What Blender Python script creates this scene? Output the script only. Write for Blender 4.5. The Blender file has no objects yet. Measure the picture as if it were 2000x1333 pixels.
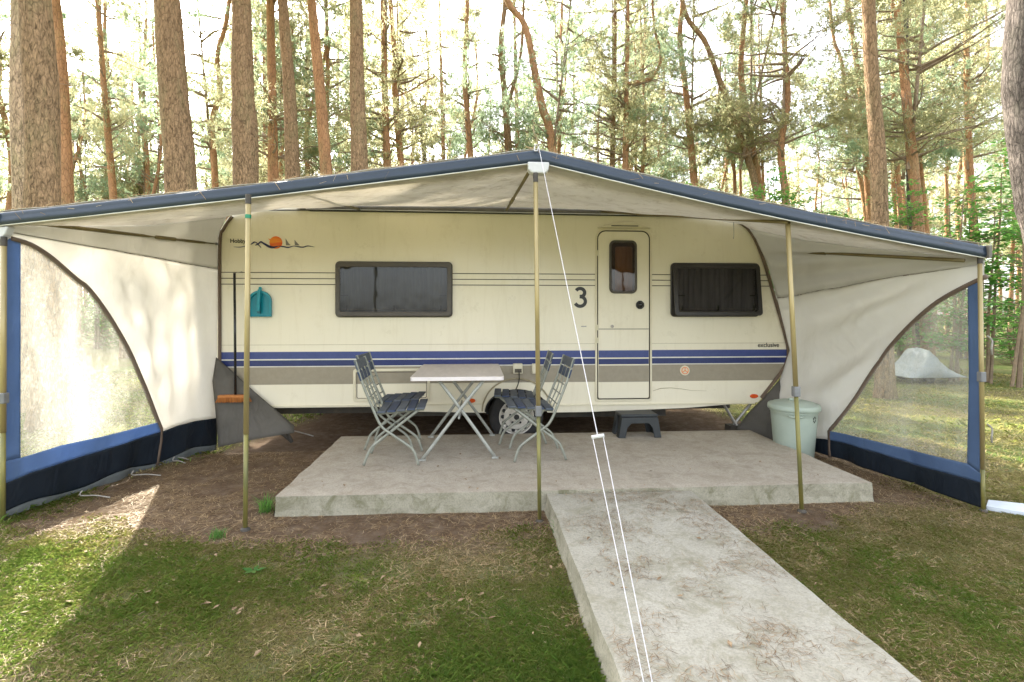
import bpy, bmesh, math, random
import numpy as np
from mathutils import Vector
R = math.radians
rnd = random.Random(7)
S = bpy.context.scene
COL = S.collection

# ------------------------------------------------------------------ camera, sky, sun, exposure
CAMZ = 1.40
YAW = R(3.9)
HOR = 612.0                                    # height of the horizon in the 1333 px frame
cam = bpy.data.cameras.new('camera'); camo = bpy.data.objects.new('camera', cam); COL.objects.link(camo)
cam.lens = 18.0; cam.sensor_width = 36.0; cam.clip_start = 0.05; cam.clip_end = 600
cam.shift_y = -(666.5 - HOR) / 2000.0
camo.location = (0, 0, CAMZ); camo.rotation_euler = (R(90), 0, -YAW)
S.camera = camo
SUN_EL, SUN_AZ = R(36), R(-34)                 # azimuth clockwise from +y
w = bpy.data.worlds.new('World'); S.world = w; w.use_nodes = True
nt = w.node_tree; sky = nt.nodes.new('ShaderNodeTexSky'); sky.sky_type = 'NISHITA'; sky.sun_disc = False
sky.sun_elevation = SUN_EL; sky.sun_rotation = SUN_AZ; sky.air_density = 1.0; sky.dust_density = 3.5; sky.ozone_density = 1.0
hs = nt.nodes.new('ShaderNodeHueSaturation'); hs.inputs['Saturation'].default_value = .32; nt.links.new(sky.outputs[0], hs.inputs['Color']); nt.links.new(hs.outputs[0], nt.nodes['Background'].inputs[0]); nt.nodes['Background'].inputs[1].default_value = 0.15
sl = bpy.data.lights.new('sun', 'SUN'); sl.energy = 5.0; sl.angle = R(0.6); sl.color = (1.0, 0.95, 0.86)
so = bpy.data.objects.new('sun', sl); COL.objects.link(so)
sd = Vector((math.sin(SUN_AZ) * math.cos(SUN_EL), math.cos(SUN_AZ) * math.cos(SUN_EL), math.sin(SUN_EL)))
so.rotation_euler = sd.to_track_quat('Z', 'Y').to_euler()
S.view_settings.view_transform = 'Standard'; S.view_settings.look = 'None'
S.view_settings.exposure = 2.7; S.view_settings.gamma = 1.0
S.cycles.max_bounces = 8; S.cycles.transparent_max_bounces = 12; S.cycles.caustics_reflective = False; S.cycles.caustics_refractive = False
S.cycles.use_denoising = True

# ------------------------------------------------------------------ measuring helpers (a photo point at a known depth)
SN, CS = math.sin(YAW), math.cos(YAW)
def ray(px, py):
    u = (px - 1000) / 1000.0; v = (HOR - py) / 1000.0
    return Vector((SN + u * CS, CS - u * SN, v))
def atY(px, py, Y):
    d = ray(px, py); return Vector((0, 0, CAMZ)) + d * (Y / d.y)
def atZ(px, py, z=0.0):
    d = ray(px, py); return Vector((0, 0, CAMZ)) + d * ((z - CAMZ) / d.z)
def atT(px, py, t):
    return Vector((0, 0, CAMZ)) + ray(px, py) * t
YC = 5.55                                      # the caravan's long face
def C(px, py): p = atY(px, py, YC); return (p.x, p.z)

# ------------------------------------------------------------------ noise
_rs = np.random.RandomState(3); _tab = _rs.rand(256, 256)
def vn(x, y, s=1.0, o=0):
    x = np.asarray(x, float) * s + 37.3 + o * 17.7; y = np.asarray(y, float) * s + 91.1 + o * 7.3
    xi = np.floor(x).astype(int); yi = np.floor(y).astype(int); fx = x - xi; fy = y - yi
    fx = fx * fx * (3 - 2 * fx); fy = fy * fy * (3 - 2 * fy)
    g = lambda a, b: _tab[a % 256, b % 256]
    return (g(xi, yi) * (1 - fx) + g(xi + 1, yi) * fx) * (1 - fy) + (g(xi, yi + 1) * (1 - fx) + g(xi + 1, yi + 1) * fx) * fy
def fbm(x, y, s=1.0, o=0):
    return vn(x, y, s, o) * .55 + vn(x, y, s * 2.1, o + 1) * .28 + vn(x, y, s * 4.3, o + 2) * .17
def sstep(a, b, x):
    t = np.clip((np.asarray(x, float) - a) / (b - a), 0, 1); return t * t * (3 - 2 * t)
def interp(pts, x):
    return float(np.interp(x, [p[0] for p in pts], [p[1] for p in pts]))

# ------------------------------------------------------------------ materials
MATS = {}
def nodes(name):
    m = bpy.data.materials.new(name); m.use_nodes = True; n = m.node_tree
    b = n.nodes['Principled BSDF']; return m, n, b
def L(n, a, b): n.links.new(a, b)
def tcoord(n, scale=(1, 1, 1), which='Object'):
    tc = n.nodes.new('ShaderNodeTexCoord'); mp = n.nodes.new('ShaderNodeMapping'); mp.inputs['Scale'].default_value = scale
    L(n, tc.outputs[which], mp.inputs[0]); return mp.outputs[0]
def noise(n, vec, scale, detail=4, rough=.6, dist=0):
    t = n.nodes.new('ShaderNodeTexNoise'); t.inputs['Scale'].default_value = scale; t.inputs['Detail'].default_value = detail
    t.inputs['Roughness'].default_value = rough; t.inputs['Distortion'].default_value = dist; L(n, vec, t.inputs['Vector']); return t.outputs['Fac']
def ramp(n, fac, stops):
    r = n.nodes.new('ShaderNodeValToRGB'); e = r.color_ramp.elements
    while len(e) < len(stops): e.new(.5)
    for k, (p, c) in enumerate(stops):
        e[k].position = p; e[k].color = (*c, 1) if len(c) == 3 else c
    L(n, fac, r.inputs[0]); return r.outputs[0]
def mixc(n, fac, a, b):
    m = n.nodes.new('ShaderNodeMix'); m.data_type = 'RGBA'
    if isinstance(fac, float): m.inputs[0].default_value = fac
    else: L(n, fac, m.inputs[0])
    for i, v in ((6, a), (7, b)):
        if isinstance(v, tuple): m.inputs[i].default_value = (*v, 1)
        else: L(n, v, m.inputs[i])
    return m.outputs[2]
def bump(n, b, h, strength, dist=.01):
    k = n.nodes.new('ShaderNodeBump'); k.inputs['Strength'].default_value = strength; k.inputs['Distance'].default_value = dist
    L(n, h, k.inputs['Height']); L(n, k.outputs[0], b.inputs['Normal'])
def mat(name, c1, c2=None, scale=6, rough=.6, metal=0, bs=0, bscale=None, stretch=(1, 1, 1), lo=.35, hi=.65, spec=.5):
    if name in MATS: return MATS[name]
    m, n, b = nodes(name); c2 = c2 or tuple(x * .8 for x in c1)
    v = tcoord(n, stretch); f = noise(n, v, scale, 6, .65)
    L(n, ramp(n, f, [(lo, c1), (hi, c2)]), b.inputs['Base Color'])
    b.inputs['Roughness'].default_value = rough; b.inputs['Metallic'].default_value = metal; b.inputs['Specular IOR Level'].default_value = spec
    if bs: bump(n, b, noise(n, v, bscale or scale * 8, 4), bs)
    MATS[name] = m; return m
def leafmat(name, stops, trans, tw=.45, attr=None):
    m, n, b = nodes(name)
    if attr:
        a = n.nodes.new('ShaderNodeAttribute'); a.attribute_name = attr; f = a.outputs['Fac']
    else:
        g = n.nodes.new('ShaderNodeNewGeometry'); f = g.outputs['Random Per Island']
    c = ramp(n, f, stops); L(n, c, b.inputs['Base Color']); b.inputs['Roughness'].default_value = .55; b.inputs['Specular IOR Level'].default_value = .25
    t = n.nodes.new('ShaderNodeBsdfTranslucent'); L(n, mixc(n, .5, c, trans), t.inputs[0])
    x = n.nodes.new('ShaderNodeMixShader'); x.inputs[0].default_value = tw
    L(n, b.outputs[0], x.inputs[1]); L(n, t.outputs[0], x.inputs[2]); L(n, x.outputs[0], n.nodes['Material Output'].inputs[0])
    MATS[name] = m; return m
def clothmat(name, c1, c2, tw, tc=None, scale=3, bs=.25, rough=.75, dirt=None):
    m, n, b = nodes(name); v = tcoord(n)
    col = ramp(n, noise(n, v, scale, 6, .65), [(.35, c1), (.7, c2)])
    if dirt:
        d = ramp(n, noise(n, tcoord(n, (1, 1, .5)), 7, 8, .75, .6), [(.50, (0, 0, 0)), (.68, (1, 1, 1))])
        col = mixc(n, d, col, dirt)
    L(n, col, b.inputs['Base Color']); b.inputs['Roughness'].default_value = rough; b.inputs['Specular IOR Level'].default_value = .25
    h = noise(n, tcoord(n, (1.2, 1.2, .6)), 5, 3, .5, .8); bump(n, b, h, bs, .05)
    t = n.nodes.new('ShaderNodeBsdfTranslucent'); L(n, col if tc is None else mixc(n, .5, col, tc), t.inputs[0])
    x = n.nodes.new('ShaderNodeMixShader'); x.inputs[0].default_value = tw
    L(n, b.outputs[0], x.inputs[1]); L(n, t.outputs[0], x.inputs[2]); L(n, x.outputs[0], n.nodes['Material Output'].inputs[0])
    MATS[name] = m; return m

caravan_paint = mat('caravan_paint', (.80, .74, .59), (.77, .71, .55), 1.2, .30, 0, .07, 5, lo=.3, hi=.7)
def add_grime(m):
    n = m.node_tree; b = n.nodes['Principled BSDF']; lk = b.inputs['Base Color'].links[0]; src = lk.from_socket
    k = ramp(n, noise(n, tcoord(n, (5, 5, .5)), 2.1, 10, .75, .8), [(.52, (0,) * 3), (.85, (.40,) * 3)]); c = mixc(n, k, src, (.55, .47, .30))
    k2 = ramp(n, noise(n, tcoord(n), 3.2, 10, .8), [(.56, (0,) * 3), (.80, (.5,) * 3)]); L(n, mixc(n, k2, c, (.56, .48, .32)), b.inputs['Base Color'])
    L(n, ramp(n, noise(n, tcoord(n), 4, 6, .7), [(.3, (.24,) * 3), (.7, (.48,) * 3)]), b.inputs['Roughness'])
add_grime(caravan_paint)
mat('cream_plastic', (.72, .66, .50), (.66, .60, .44), 8, .4)
mat('blue_stripe', (.030, .050, .19), (.04, .06, .21), 30, .35, 0, .1, 220)
mat('navy_stripe', (.010, .020, .11), (.015, .028, .13), 30, .35, 0, .1, 220)
mat('grey_stripe', (.31, .27, .20), (.28, .24, .175), 20, .4, 0, .1, 220)
mat('white_line', (.75, .73, .66), None, 8, .4)
mat('thin_line', (.10, .08, .05), None, 8, .5)
mat('seam_line', (.40, .34, .21), None, 8, .5)
mat('gutter_grey', (.13, .115, .09), (.09, .08, .06), 6, .5)
mat('black_rubber', (.018, .018, .018), (.03, .028, .025), 8, .75)
mat('tyre', (.02, .02, .02), (.035, .03, .028), 12, .85)
mat('rim_metal', (.66, .62, .54), (.50, .46, .40), 20, .4, .1)
mat('window_frame', (.075, .062, .048), (.055, .046, .036), 5, .45)
mat('window_frame_dark', (.035, .030, .028), (.025, .022, .02), 5, .4)
mat('door_gasket', (.04, .03, .018), None, 5, .6)
mat('curtain', (.30, .285, .30), (.17, .16, .17), 14, .9, stretch=(1, 1, .1))
mat('curtain_blue', (.20, .21, .20), (.12, .12, .12), 14, .9, stretch=(1, 1, .1))
mat('curtain_tan', (.46, .35, .25), (.33, .25, .18), 14, .9, stretch=(1, 1, .1))
mat('black_plastic', (.012, .012, .012), (.02, .02, .02), 8, .25)
mat('stool_plastic', (.020, .024, .026), (.032, .036, .038), 9, .5)
mat('orange_lens', (.75, .10, .01), (.6, .07, .01), 20, .2)
mat('sun_orange', (.85, .30, .02), (.75, .07, .01), 3, .4, stretch=(1, 1, 6))
mat('logo_navy', (.012, .018, .08), None, 8, .4)
mat('logo_grey', (.22, .21, .19), None, 8, .4)
mat('lettering', (.018, .016, .012), None, 8, .4)
mat('teal_plastic', (.0, .26, .33), (.0, .22, .29), 6, .35)
mat('teal_dark', (.0, .12, .16), None, 6, .45)
mat('broom_wood', (.50, .19, .045), (.38, .13, .03), 20, .6)
mat('broom_bristle', (.42, .15, .03), (.25, .08, .015), 60, .9, stretch=(1, 1, .1))
mat('chassis', (.05, .045, .04), (.09, .075, .055), 9, .7, .2, .3)
mat('galvanised', (.42, .40, .36), (.30, .28, .25), 18, .45, .6)
mat('brass_pole', (.42, .33, .15), (.28, .22, .10), 5, .38, .25, .1, 80, stretch=(1, 1, .25))
mat('pole_green', (.26, .22, .05), (.11, .115, .05), 7, .5, .2, stretch=(1, 1, .3))
mat('rafter_pole', (.22, .175, .08), (.15, .12, .055), 6, .45, .3)
mat('clamp_grey', (.20, .20, .20), (.14, .14, .14), 9, .5)
mat('green_tape', (.0, .20, .09), None, 6, .4)
mat('white_plastic', (.56, .56, .54), (.48, .48, .46), 6, .35)
mat('rope_white', (.62, .60, .60), (.45, .43, .44), 200, .8)
mat('strap_grey', (.36, .33, .28), (.25, .23, .2), 40, .85)
mat('chair_metal', (.29, .295, .245), (.21, .215, .175), 16, .45, .15, .2, 90)
mat('chair_slat', (.040, .055, .085), (.018, .035, .085), 9, .6, 0, .3, 70, stretch=(1, .3, 1))
mat('chair_slat_worn', (.10, .11, .12), (.05, .065, .09), 14, .65, 0, .3, 70, stretch=(1, .3, 1))
mat('table_metal', (.37, .37, .33), (.28, .285, .25), 16, .42, .15, .2, 90)
mat('table_top', (.58, .52, .48), (.50, .45, .41), 9, .5, stretch=(3, .6, 1))
mat('table_edge', (.72, .66, .64), (.66, .60, .58), 9, .4)
mat('bin_plastic', (.40, .46, .385), (.35, .41, .345), 5, .45, 0, .05, 30)
mat('brown_binding', (.15, .105, .075), (.12, .085, .06), 20, .8)
mat('valance_blue', (.022, .036, .058), (.016, .028, .046), 4, .42, 0, .25, 14)
mat('tarp', (.36, .39, .41), (.27, .30, .32), 4, .6, 0, .5, 8)
mat('pale_board', (.60, .64, .68), (.5, .54, .58), 5, .5)
mat('red_white', (.55, .12, .08), (.7, .6, .55), 2, .6, stretch=(3, 1, 1), lo=.48, hi=.52)
mat('dead_leaf', (.13, .075, .035), (.34, .24, .14), 40, .8)
mat('bark_twig', (.18, .13, .085), (.28, .20, .13), 12, .9)

clothmat('roof_cloth', (.72, .69, .63), (.64, .61, .55), .33, (.9, .85, .75), 4, .35, dirt=(.46, .42, .34))
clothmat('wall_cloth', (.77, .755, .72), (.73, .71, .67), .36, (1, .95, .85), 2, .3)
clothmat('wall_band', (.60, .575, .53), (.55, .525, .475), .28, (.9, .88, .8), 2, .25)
clothmat('blue_cloth', (.11, .165, .26), (.085, .13, .205), .30, (.35, .55, 1), 5, .5, .5)
clothmat('mud_flap', (.009, .014, .022), (.014, .02, .028), .02, None, 5, .5, .5)
clothmat('hem_grey', (.13, .14, .14), (.10, .11, .105), .05, None, 8, .4, .6)
clothmat('skirt_grey', (.115, .105, .09), (.09, .083, .07), .06, None, 5, .5, .7)

def clear_mat():
    m, n, b = nodes('clear_pvc')
    tr = n.nodes.new('ShaderNodeBsdfTransparent'); tr.inputs[0].default_value = (.93, .93, .90, 1)
    gl = n.nodes.new('ShaderNodeBsdfGlossy'); gl.inputs['Roughness'].default_value = .12
    tl = n.nodes.new('ShaderNodeBsdfTranslucent'); tl.inputs[0].default_value = (.85, .82, .74, 1)
    df = n.nodes.new('ShaderNodeBsdfDiffuse'); df.inputs[0].default_value = (.6, .58, .52, 1)
    a = n.nodes.new('ShaderNodeAddShader'); 
    md = n.nodes.new('ShaderNodeMixShader'); md.inputs[0].default_value = .7
    L(n, df.outputs[0], md.inputs[1]); L(n, tl.outputs[0], md.inputs[2])
    v = tcoord(n, (1.6, 1.6, .3))
    f1 = ramp(n, noise(n, v, 2.2, 5, .6), [(.36, (.04,) * 3), (.78, (.24,) * 3)])
    f2 = ramp(n, noise(n, tcoord(n), 38, 5, .7), [(.50, (0,) * 3), (.70, (1.0,) * 3)])
    ad = n.nodes.new('ShaderNodeMath'); ad.operation = 'MULTIPLY_ADD'; ad.use_clamp = True
    L(n, f2, ad.inputs[0]); L(n, f1, ad.inputs[1]); L(n, f1, ad.inputs[2])
    x1 = n.nodes.new('ShaderNodeMixShader'); L(n, ad.outputs[0], x1.inputs[0]); L(n, tr.outputs[0], x1.inputs[1]); L(n, md.outputs[0], x1.inputs[2])
    x2 = n.nodes.new('ShaderNodeMixShader'); x2.inputs[0].default_value = .05; L(n, x1.outputs[0], x2.inputs[1]); L(n, gl.outputs[0], x2.inputs[2])
    L(n, x2.outputs[0], n.nodes['Material Output'].inputs[0]); n.nodes.remove(a); MATS['clear_pvc'] = m
clear_mat()
def glass_mat(name, tint, g):
    m, n, b = nodes(name)
    tr = n.nodes.new('ShaderNodeBsdfTransparent'); tr.inputs[0].default_value = (*tint, 1)
    gl = n.nodes.new('ShaderNodeBsdfGlossy'); gl.inputs['Roughness'].default_value = .04
    v = tcoord(n); k = n.nodes.new('ShaderNodeBump'); k.inputs['Strength'].default_value = .15; k.inputs['Distance'].default_value = .02
    L(n, noise(n, v, 3, 2), k.inputs['Height']); L(n, k.outputs[0], gl.inputs['Normal'])
    x2 = n.nodes.new('ShaderNodeMixShader'); x2.inputs[0].default_value = g; L(n, tr.outputs[0], x2.inputs[1]); L(n, gl.outputs[0], x2.inputs[2])
    L(n, x2.outputs[0], n.nodes['Material Output'].inputs[0]); MATS[name] = m
glass_mat('tinted_glass', (.38, .375, .37), .035)
glass_mat('brown_glass', (.42, .30, .20), .05)

def concrete_mat(name, base, dark, moss, needle=.5):
    m, n, b = nodes(name); v = tcoord(n)
    c = ramp(n, noise(n, v, 2.5, 10, .7, .4), [(.3, dark), (.62, base)])
    sp = ramp(n, noise(n, v, 90, 4, .8), [(.36, (.55,) * 3), (.55, (1.0,) * 3)])
    mu = n.nodes.new('ShaderNodeMix'); mu.data_type = 'RGBA'; mu.blend_type = 'MULTIPLY'; mu.inputs[0].default_value = .6
    L(n, c, mu.inputs[6]); L(n, sp, mu.inputs[7]); c = mu.outputs[2]
    st = ramp(n, noise(n, v, 6, 10, .8, .8), [(.48, (0,) * 3), (.66, (1,) * 3)])
    c = mixc(n, st, c, moss)
    dk = ramp(n, noise(n, v, 28, 6, .8, 1.5), [(.60, (0,) * 3), (.70, (1,) * 3)])
    c = mixc(n, dk, c, tuple(x * .45 for x in dark))
    L(n, c, b.inputs['Base Color']); b.inputs['Roughness'].default_value = .92
    bump(n, b, noise(n, v, 60, 8, .8), .5, .008); MATS[name] = m
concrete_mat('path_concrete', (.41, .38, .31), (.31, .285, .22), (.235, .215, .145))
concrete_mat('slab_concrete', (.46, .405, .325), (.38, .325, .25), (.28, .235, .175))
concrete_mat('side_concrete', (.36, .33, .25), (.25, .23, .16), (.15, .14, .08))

def bark_mat(name, c_low, c_high, z0, z1, moss):
    m, n, b = nodes(name); tc = n.nodes.new('ShaderNodeTexCoord'); sp = n.nodes.new('ShaderNodeSeparateXYZ'); L(n, tc.outputs['Object'], sp.inputs[0])
    v = tcoord(n, (1, 1, .28))
    mr = n.nodes.new('ShaderNodeMapRange'); mr.inputs[1].default_value = z0; mr.inputs[2].default_value = z1; L(n, sp.outputs[2], mr.inputs[0])
    lowc = ramp(n, noise(n, v, 30, 8, .8, 1.2), [(.38, tuple(x * .28 for x in c_low)), (.5, c_low), (.62, tuple(min(1, x * 1.6) for x in c_low))])
    higc = ramp(n, noise(n, v, 6, 8, .7), [(.35, tuple(x * .65 for x in c_high)), (.6, c_high)])
    c = mixc(n, mr.outputs[0], lowc, higc)
    ms = ramp(n, noise(n, tcoord(n, (1, 1, .3)), 2.2, 5, .7), [(.52, (0,) * 3), (.7, (.6,) * 3)])
    c = mixc(n, ms, c, moss)
    b.inputs['Roughness'].default_value = .95; b.inputs['Specular IOR Level'].default_value = .1
    vo = n.nodes.new('ShaderNodeTexVoronoi'); vo.feature = 'DISTANCE_TO_EDGE'; vo.inputs['Scale'].default_value = 22
    L(n, tcoord(n, (1, 1, .3)), vo.inputs['Vector']); ad = n.nodes.new('ShaderNodeMath'); ad.operation = 'ADD'
    vr = ramp(n, vo.outputs['Distance'], [(.0, (.45,) * 3), (.10, (1,) * 3)]); mu = n.nodes.new('ShaderNodeMix'); mu.data_type = 'RGBA'; mu.blend_type = 'MULTIPLY'; mu.inputs[0].default_value = .8; L(n, c, mu.inputs[6]); L(n, vr, mu.inputs[7]); L(n, mu.outputs[2], b.inputs['Base Color'])
    L(n, vo.outputs['Distance'], ad.inputs[0]); L(n, noise(n, v, 40, 6, .8), ad.inputs[1])
    bump(n, b, ad.outputs[0], .9, .03); MATS[name] = m
bark_mat('bark_old', (.27, .18, .105), (.37, .215, .11), 4, 12, (.27, .235, .12))
bark_mat('bark_orange', (.32, .21, .13), (.50, .27, .14), 1, 5, (.26, .24, .12))
bark_mat('bark_sunlit', (.42, .31, .21), (.45, .30, .18), 4, 12, (.36, .33, .17))  # lighter bark colours stand in for sunlight on the rear left trunk
bark_mat('bark_grey', (.12, .10, .085), (.15, .12, .10), 3, 12, (.13, .12, .09))

leafmat('pine_needles', [(0, (.085, .125, .055)), (.45, (.16, .175, .06)), (.8, (.26, .22, .08)), (1, (.36, .24, .10))], (.84, .82, .50), .62)
leafmat('pine_needles_cool', [(0, (.07, .13, .085)), (.6, (.12, .18, .10)), (1, (.22, .22, .10))], (.68, .84, .52), .6)
leafmat('broad_leaf', [(0, (.04, .13, .035)), (.6, (.075, .20, .05)), (1, (.16, .25, .06))], (.40, .80, .15), .5)
leafmat('needle_brown', [(0, (.09, .05, .025)), (.5, (.20, .12, .06)), (1, (.38, .25, .13))], (.5, .3, .1), .05)
leafmat('grass_blade', [(0, (.13, .27, .04)), (.35, (.22, .31, .06)), (.55, (.31, .31, .10)), (.72, (.38, .31, .14)), (1, (.52, .41, .23))], (.55, .62, .15), .4, 'tint')
leafmat('straw', [(0, (.16, .09, .04)), (.4, (.36, .23, .11)), (1, (.60, .46, .27))], (.6, .45, .2), .1)

def ground_mat():
    m, n, b = nodes('ground'); v = tcoord(n)
    a = n.nodes.new('ShaderNodeAttribute'); a.attribute_name = 'grass'
    dirt = ramp(n, noise(n, v, 9, 10, .78), [(.3, (.06, .040, .026)), (.5, (.135, .095, .066)), (.7, (.25, .195, .15))])
    litter = ramp(n, noise(n, tcoord(n, (1, 2.2, 1)), 70, 6, .8, 1.5), [(.50, (0,) * 3), (.64, (1,) * 3)])
    dirt = mixc(n, litter, dirt, (.25, .15, .075))
    gr = ramp(n, noise(n, v, 14, 10, .8), [(.3, (.08, .085, .03)), (.5, (.16, .155, .06)), (.68, (.29, .24, .12))])
    patch = ramp(n, noise(n, v, .7, 4, .6), [(.42, (0,) * 3), (.62, (1,) * 3)])
    far = ramp(n, noise(n, v, 14, 8, .8), [(.3, (.07, .12, .03)), (.6, (.16, .20, .06)), (.75, (.32, .28, .13))])
    gr = mixc(n, patch, gr, far)
    f = n.nodes.new('ShaderNodeMath'); f.operation = 'MULTIPLY_ADD'; f.use_clamp = True
    L(n, noise(n, v, 22, 6, .8), f.inputs[0]); f.inputs[1].default_value = .7
    sb = n.nodes.new('ShaderNodeMath'); sb.operation = 'SUBTRACT'; sb.inputs[1].default_value = .35; L(n, a.outputs['Fac'], sb.inputs[0]); L(n, sb.outputs[0], f.inputs[2])
    L(n, mixc(n, f.outputs[0], dirt, gr), b.inputs['Base Color']); b.inputs['Roughness'].default_value = .98; b.inputs['Specular IOR Level'].default_value = .05
    bump(n, b, noise(n, v, 45, 10, .85), .8, .03); MATS['ground'] = m
ground_mat()

# ------------------------------------------------------------------ mesh builder
def rootloc(o):
    l = Vector((0, 0, 0))
    while o is not None: l += o.location; o = o.parent
    return l
class MB:
    def __init__(s): s.v = []; s.f = []; s.m = []
    def add(s, vs, fs, mi=0):
        o = len(s.v); s.v += [tuple(p) for p in vs]; s.f += [tuple(i + o for i in f) for f in fs]; s.m += [mi] * len(fs)
        return s
    def box(s, x0, x1, y0, y1, z0, z1, mi=0):
        return s.add([(x0, y0, z0), (x1, y0, z0), (x1, y1, z0), (x0, y1, z0), (x0, y0, z1), (x1, y0, z1), (x1, y1, z1), (x0, y1, z1)],
                     [(0, 3, 2, 1), (4, 5, 6, 7), (0, 1, 5, 4), (1, 2, 6, 5), (2, 3, 7, 6), (3, 0, 4, 7)], mi)
    def tube(s, pts, r, n=8, mi=0, cap=True, flat=1.0):
        pts = [Vector(p) for p in pts]; rr = r if isinstance(r, (list, tuple)) else [r] * len(pts)
        up = Vector((0, 0, 1)); d0 = (pts[-1] - pts[0]).normalized()
        if abs(d0.z) > .9: up = Vector((0, 1, 0))
        vs = []
        for i, p in enumerate(pts):
            d = (pts[min(i + 1, len(pts) - 1)] - pts[max(i - 1, 0)]).normalized()
            a = d.cross(up).normalized(); b = d.cross(a).normalized()
            for k in range(n):
                t = 2 * math.pi * k / n; vs.append(p + a * (math.cos(t) * rr[i] * flat) + b * (math.sin(t) * rr[i]))
        fs = [(i * n + k, i * n + (k + 1) % n, (i + 1) * n + (k + 1) % n, (i + 1) * n + k) for i in range(len(pts) - 1) for k in range(n)]
        if cap: fs += [tuple(range(n))[::-1], tuple(range((len(pts) - 1) * n, len(pts) * n))]
        return s.add(vs, fs, mi)
    def lathe(s, prof, c=(0, 0, 0), n=24, mi=0, axis='z', cap=True):
        vs = []
        for r, h in prof:
            for k in range(n):
                t = 2 * math.pi * k / n; x, y = r * math.cos(t), r * math.sin(t)
                vs.append((c[0] + x, c[1] + y, c[2] + h) if axis == 'z' else (c[0] + x, c[1] + h, c[2] + y))
        fs = [(i * n + k, i * n + (k + 1) % n, (i + 1) * n + (k + 1) % n, (i + 1) * n + k) for i in range(len(prof) - 1) for k in range(n)]
        fs += ([tuple(range(n))[::-1]] if cap else []) + [tuple(range((len(prof) - 1) * n, len(prof) * n))]
        return s.add(vs, fs, mi)
    def prism(s, poly, y0, y1, mi=0):            # poly in (x, z), extruded along y
        n = len(poly); vs = [(x, y0, z) for x, z in poly] + [(x, y1, z) for x, z in poly]
        fs = [tuple(range(n)), tuple(range(n, 2 * n))[::-1]] + [(i, i + n, (i + 1) % n + n, (i + 1) % n) for i in range(n)]
        return s.add(vs, fs, mi)
    def ring(s, outer, inner, y0, y1, mi=0):     # same count; a frame in the xz plane
        n = len(outer); vs = [(x, y0, z) for x, z in outer] + [(x, y0, z) for x, z in inner] + [(x, y1, z) for x, z in outer] + [(x, y1, z) for x, z in inner]
        fs = []
        for i in range(n):
            j = (i + 1) % n
            fs += [(i, j, n + j, n + i), (2 * n + i, 3 * n + i, 3 * n + j, 2 * n + j), (i, 2 * n + i, 2 * n + j, j), (n + i, n + j, 3 * n + j, 3 * n + i)]
        return s.add(vs, fs, mi)
    def grid(s, fn, nu, nv, mi=0):
        vs = [fn(i / nu, j / nv) for j in range(nv + 1) for i in range(nu + 1)]
        fs = [(j * (nu + 1) + i, j * (nu + 1) + i + 1, (j + 1) * (nu + 1) + i + 1, (j + 1) * (nu + 1) + i) for j in range(nv) for i in range(nu)]
        return s.add(vs, fs, mi)
    def build(s, name, m, parent=None, smooth=False, bevel=0, solid=0, seg=2, sub=0):
        me = bpy.data.meshes.new(name); l = rootloc(parent) if parent else Vector((0, 0, 0))
        me.from_pydata([(x - l.x, y - l.y, z - l.z) for x, y, z in s.v], [], s.f)
        for k in (m if isinstance(m, (list, tuple)) else [m]): me.materials.append(MATS[k])
        if max(s.m, default=0) > 0: me.polygons.foreach_set('material_index', s.m)
        bm = bmesh.new(); bm.from_mesh(me)
        if solid: pass
        else: bmesh.ops.recalc_face_normals(bm, faces=bm.faces)
        bm.to_mesh(me); bm.free()
        if smooth: me.polygons.foreach_set('use_smooth', [True] * len(me.polygons))
        me.update()
        o = bpy.data.objects.new(name, me); COL.objects.link(o); o.parent = parent
        if bevel:
            b = o.modifiers.new('b', 'BEVEL'); b.width = bevel; b.segments = seg; b.limit_method = 'ANGLE'; b.angle_limit = R(40)
        if solid:
            b = o.modifiers.new('s', 'SOLIDIFY'); b.thickness = solid; b.offset = 0
        if sub:
            b = o.modifiers.new('u', 'SUBSURF'); b.levels = sub; b.render_levels = sub
        return o
def tag(o, label=None, cat=None, group=None, kind=None):
    if label: o['label'] = label
    if cat: o['category'] = cat
    if group: o['group'] = group
    if kind: o['kind'] = kind
    return o
def thing(name, label, cat, loc=(0, 0, 0), group=None):
    o = bpy.data.objects.new(name, None); COL.objects.link(o); o.location = loc; o.empty_display_size = .1
    return tag(o, label, cat, group)
def copy_tree(o, parent=None):
    c = o.copy(); COL.objects.link(c); c.parent = parent
    for ch in [k for k in o.children]: copy_tree(ch, c)
    return c
def rrect(x0, x1, z0, z1, r, n=5):
    p = []
    for cx, cz, a0 in ((x1 - r, z1 - r, 0), (x0 + r, z1 - r, 90), (x0 + r, z0 + r, 180), (x1 - r, z0 + r, 270)):
        for k in range(n + 1):
            a = R(a0 + 90 * k / n); p.append((cx + r * math.cos(a), cz + r * math.sin(a)))
    return p
def smoothpts(pts, n=6):
    P = [Vector(p) for p in pts]; out = []
    for i in range(len(P) - 1):
        a, b, c, d = P[max(i - 1, 0)], P[i], P[i + 1], P[min(i + 2, len(P) - 1)]
        for k in range(n):
            t = k / n; out.append(.5 * ((2 * b) + (c - a) * t + (2 * a - 5 * b + 4 * c - d) * t * t + (3 * b - a - 3 * c + d) * t ** 3))
    out.append(P[-1]); return out
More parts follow.
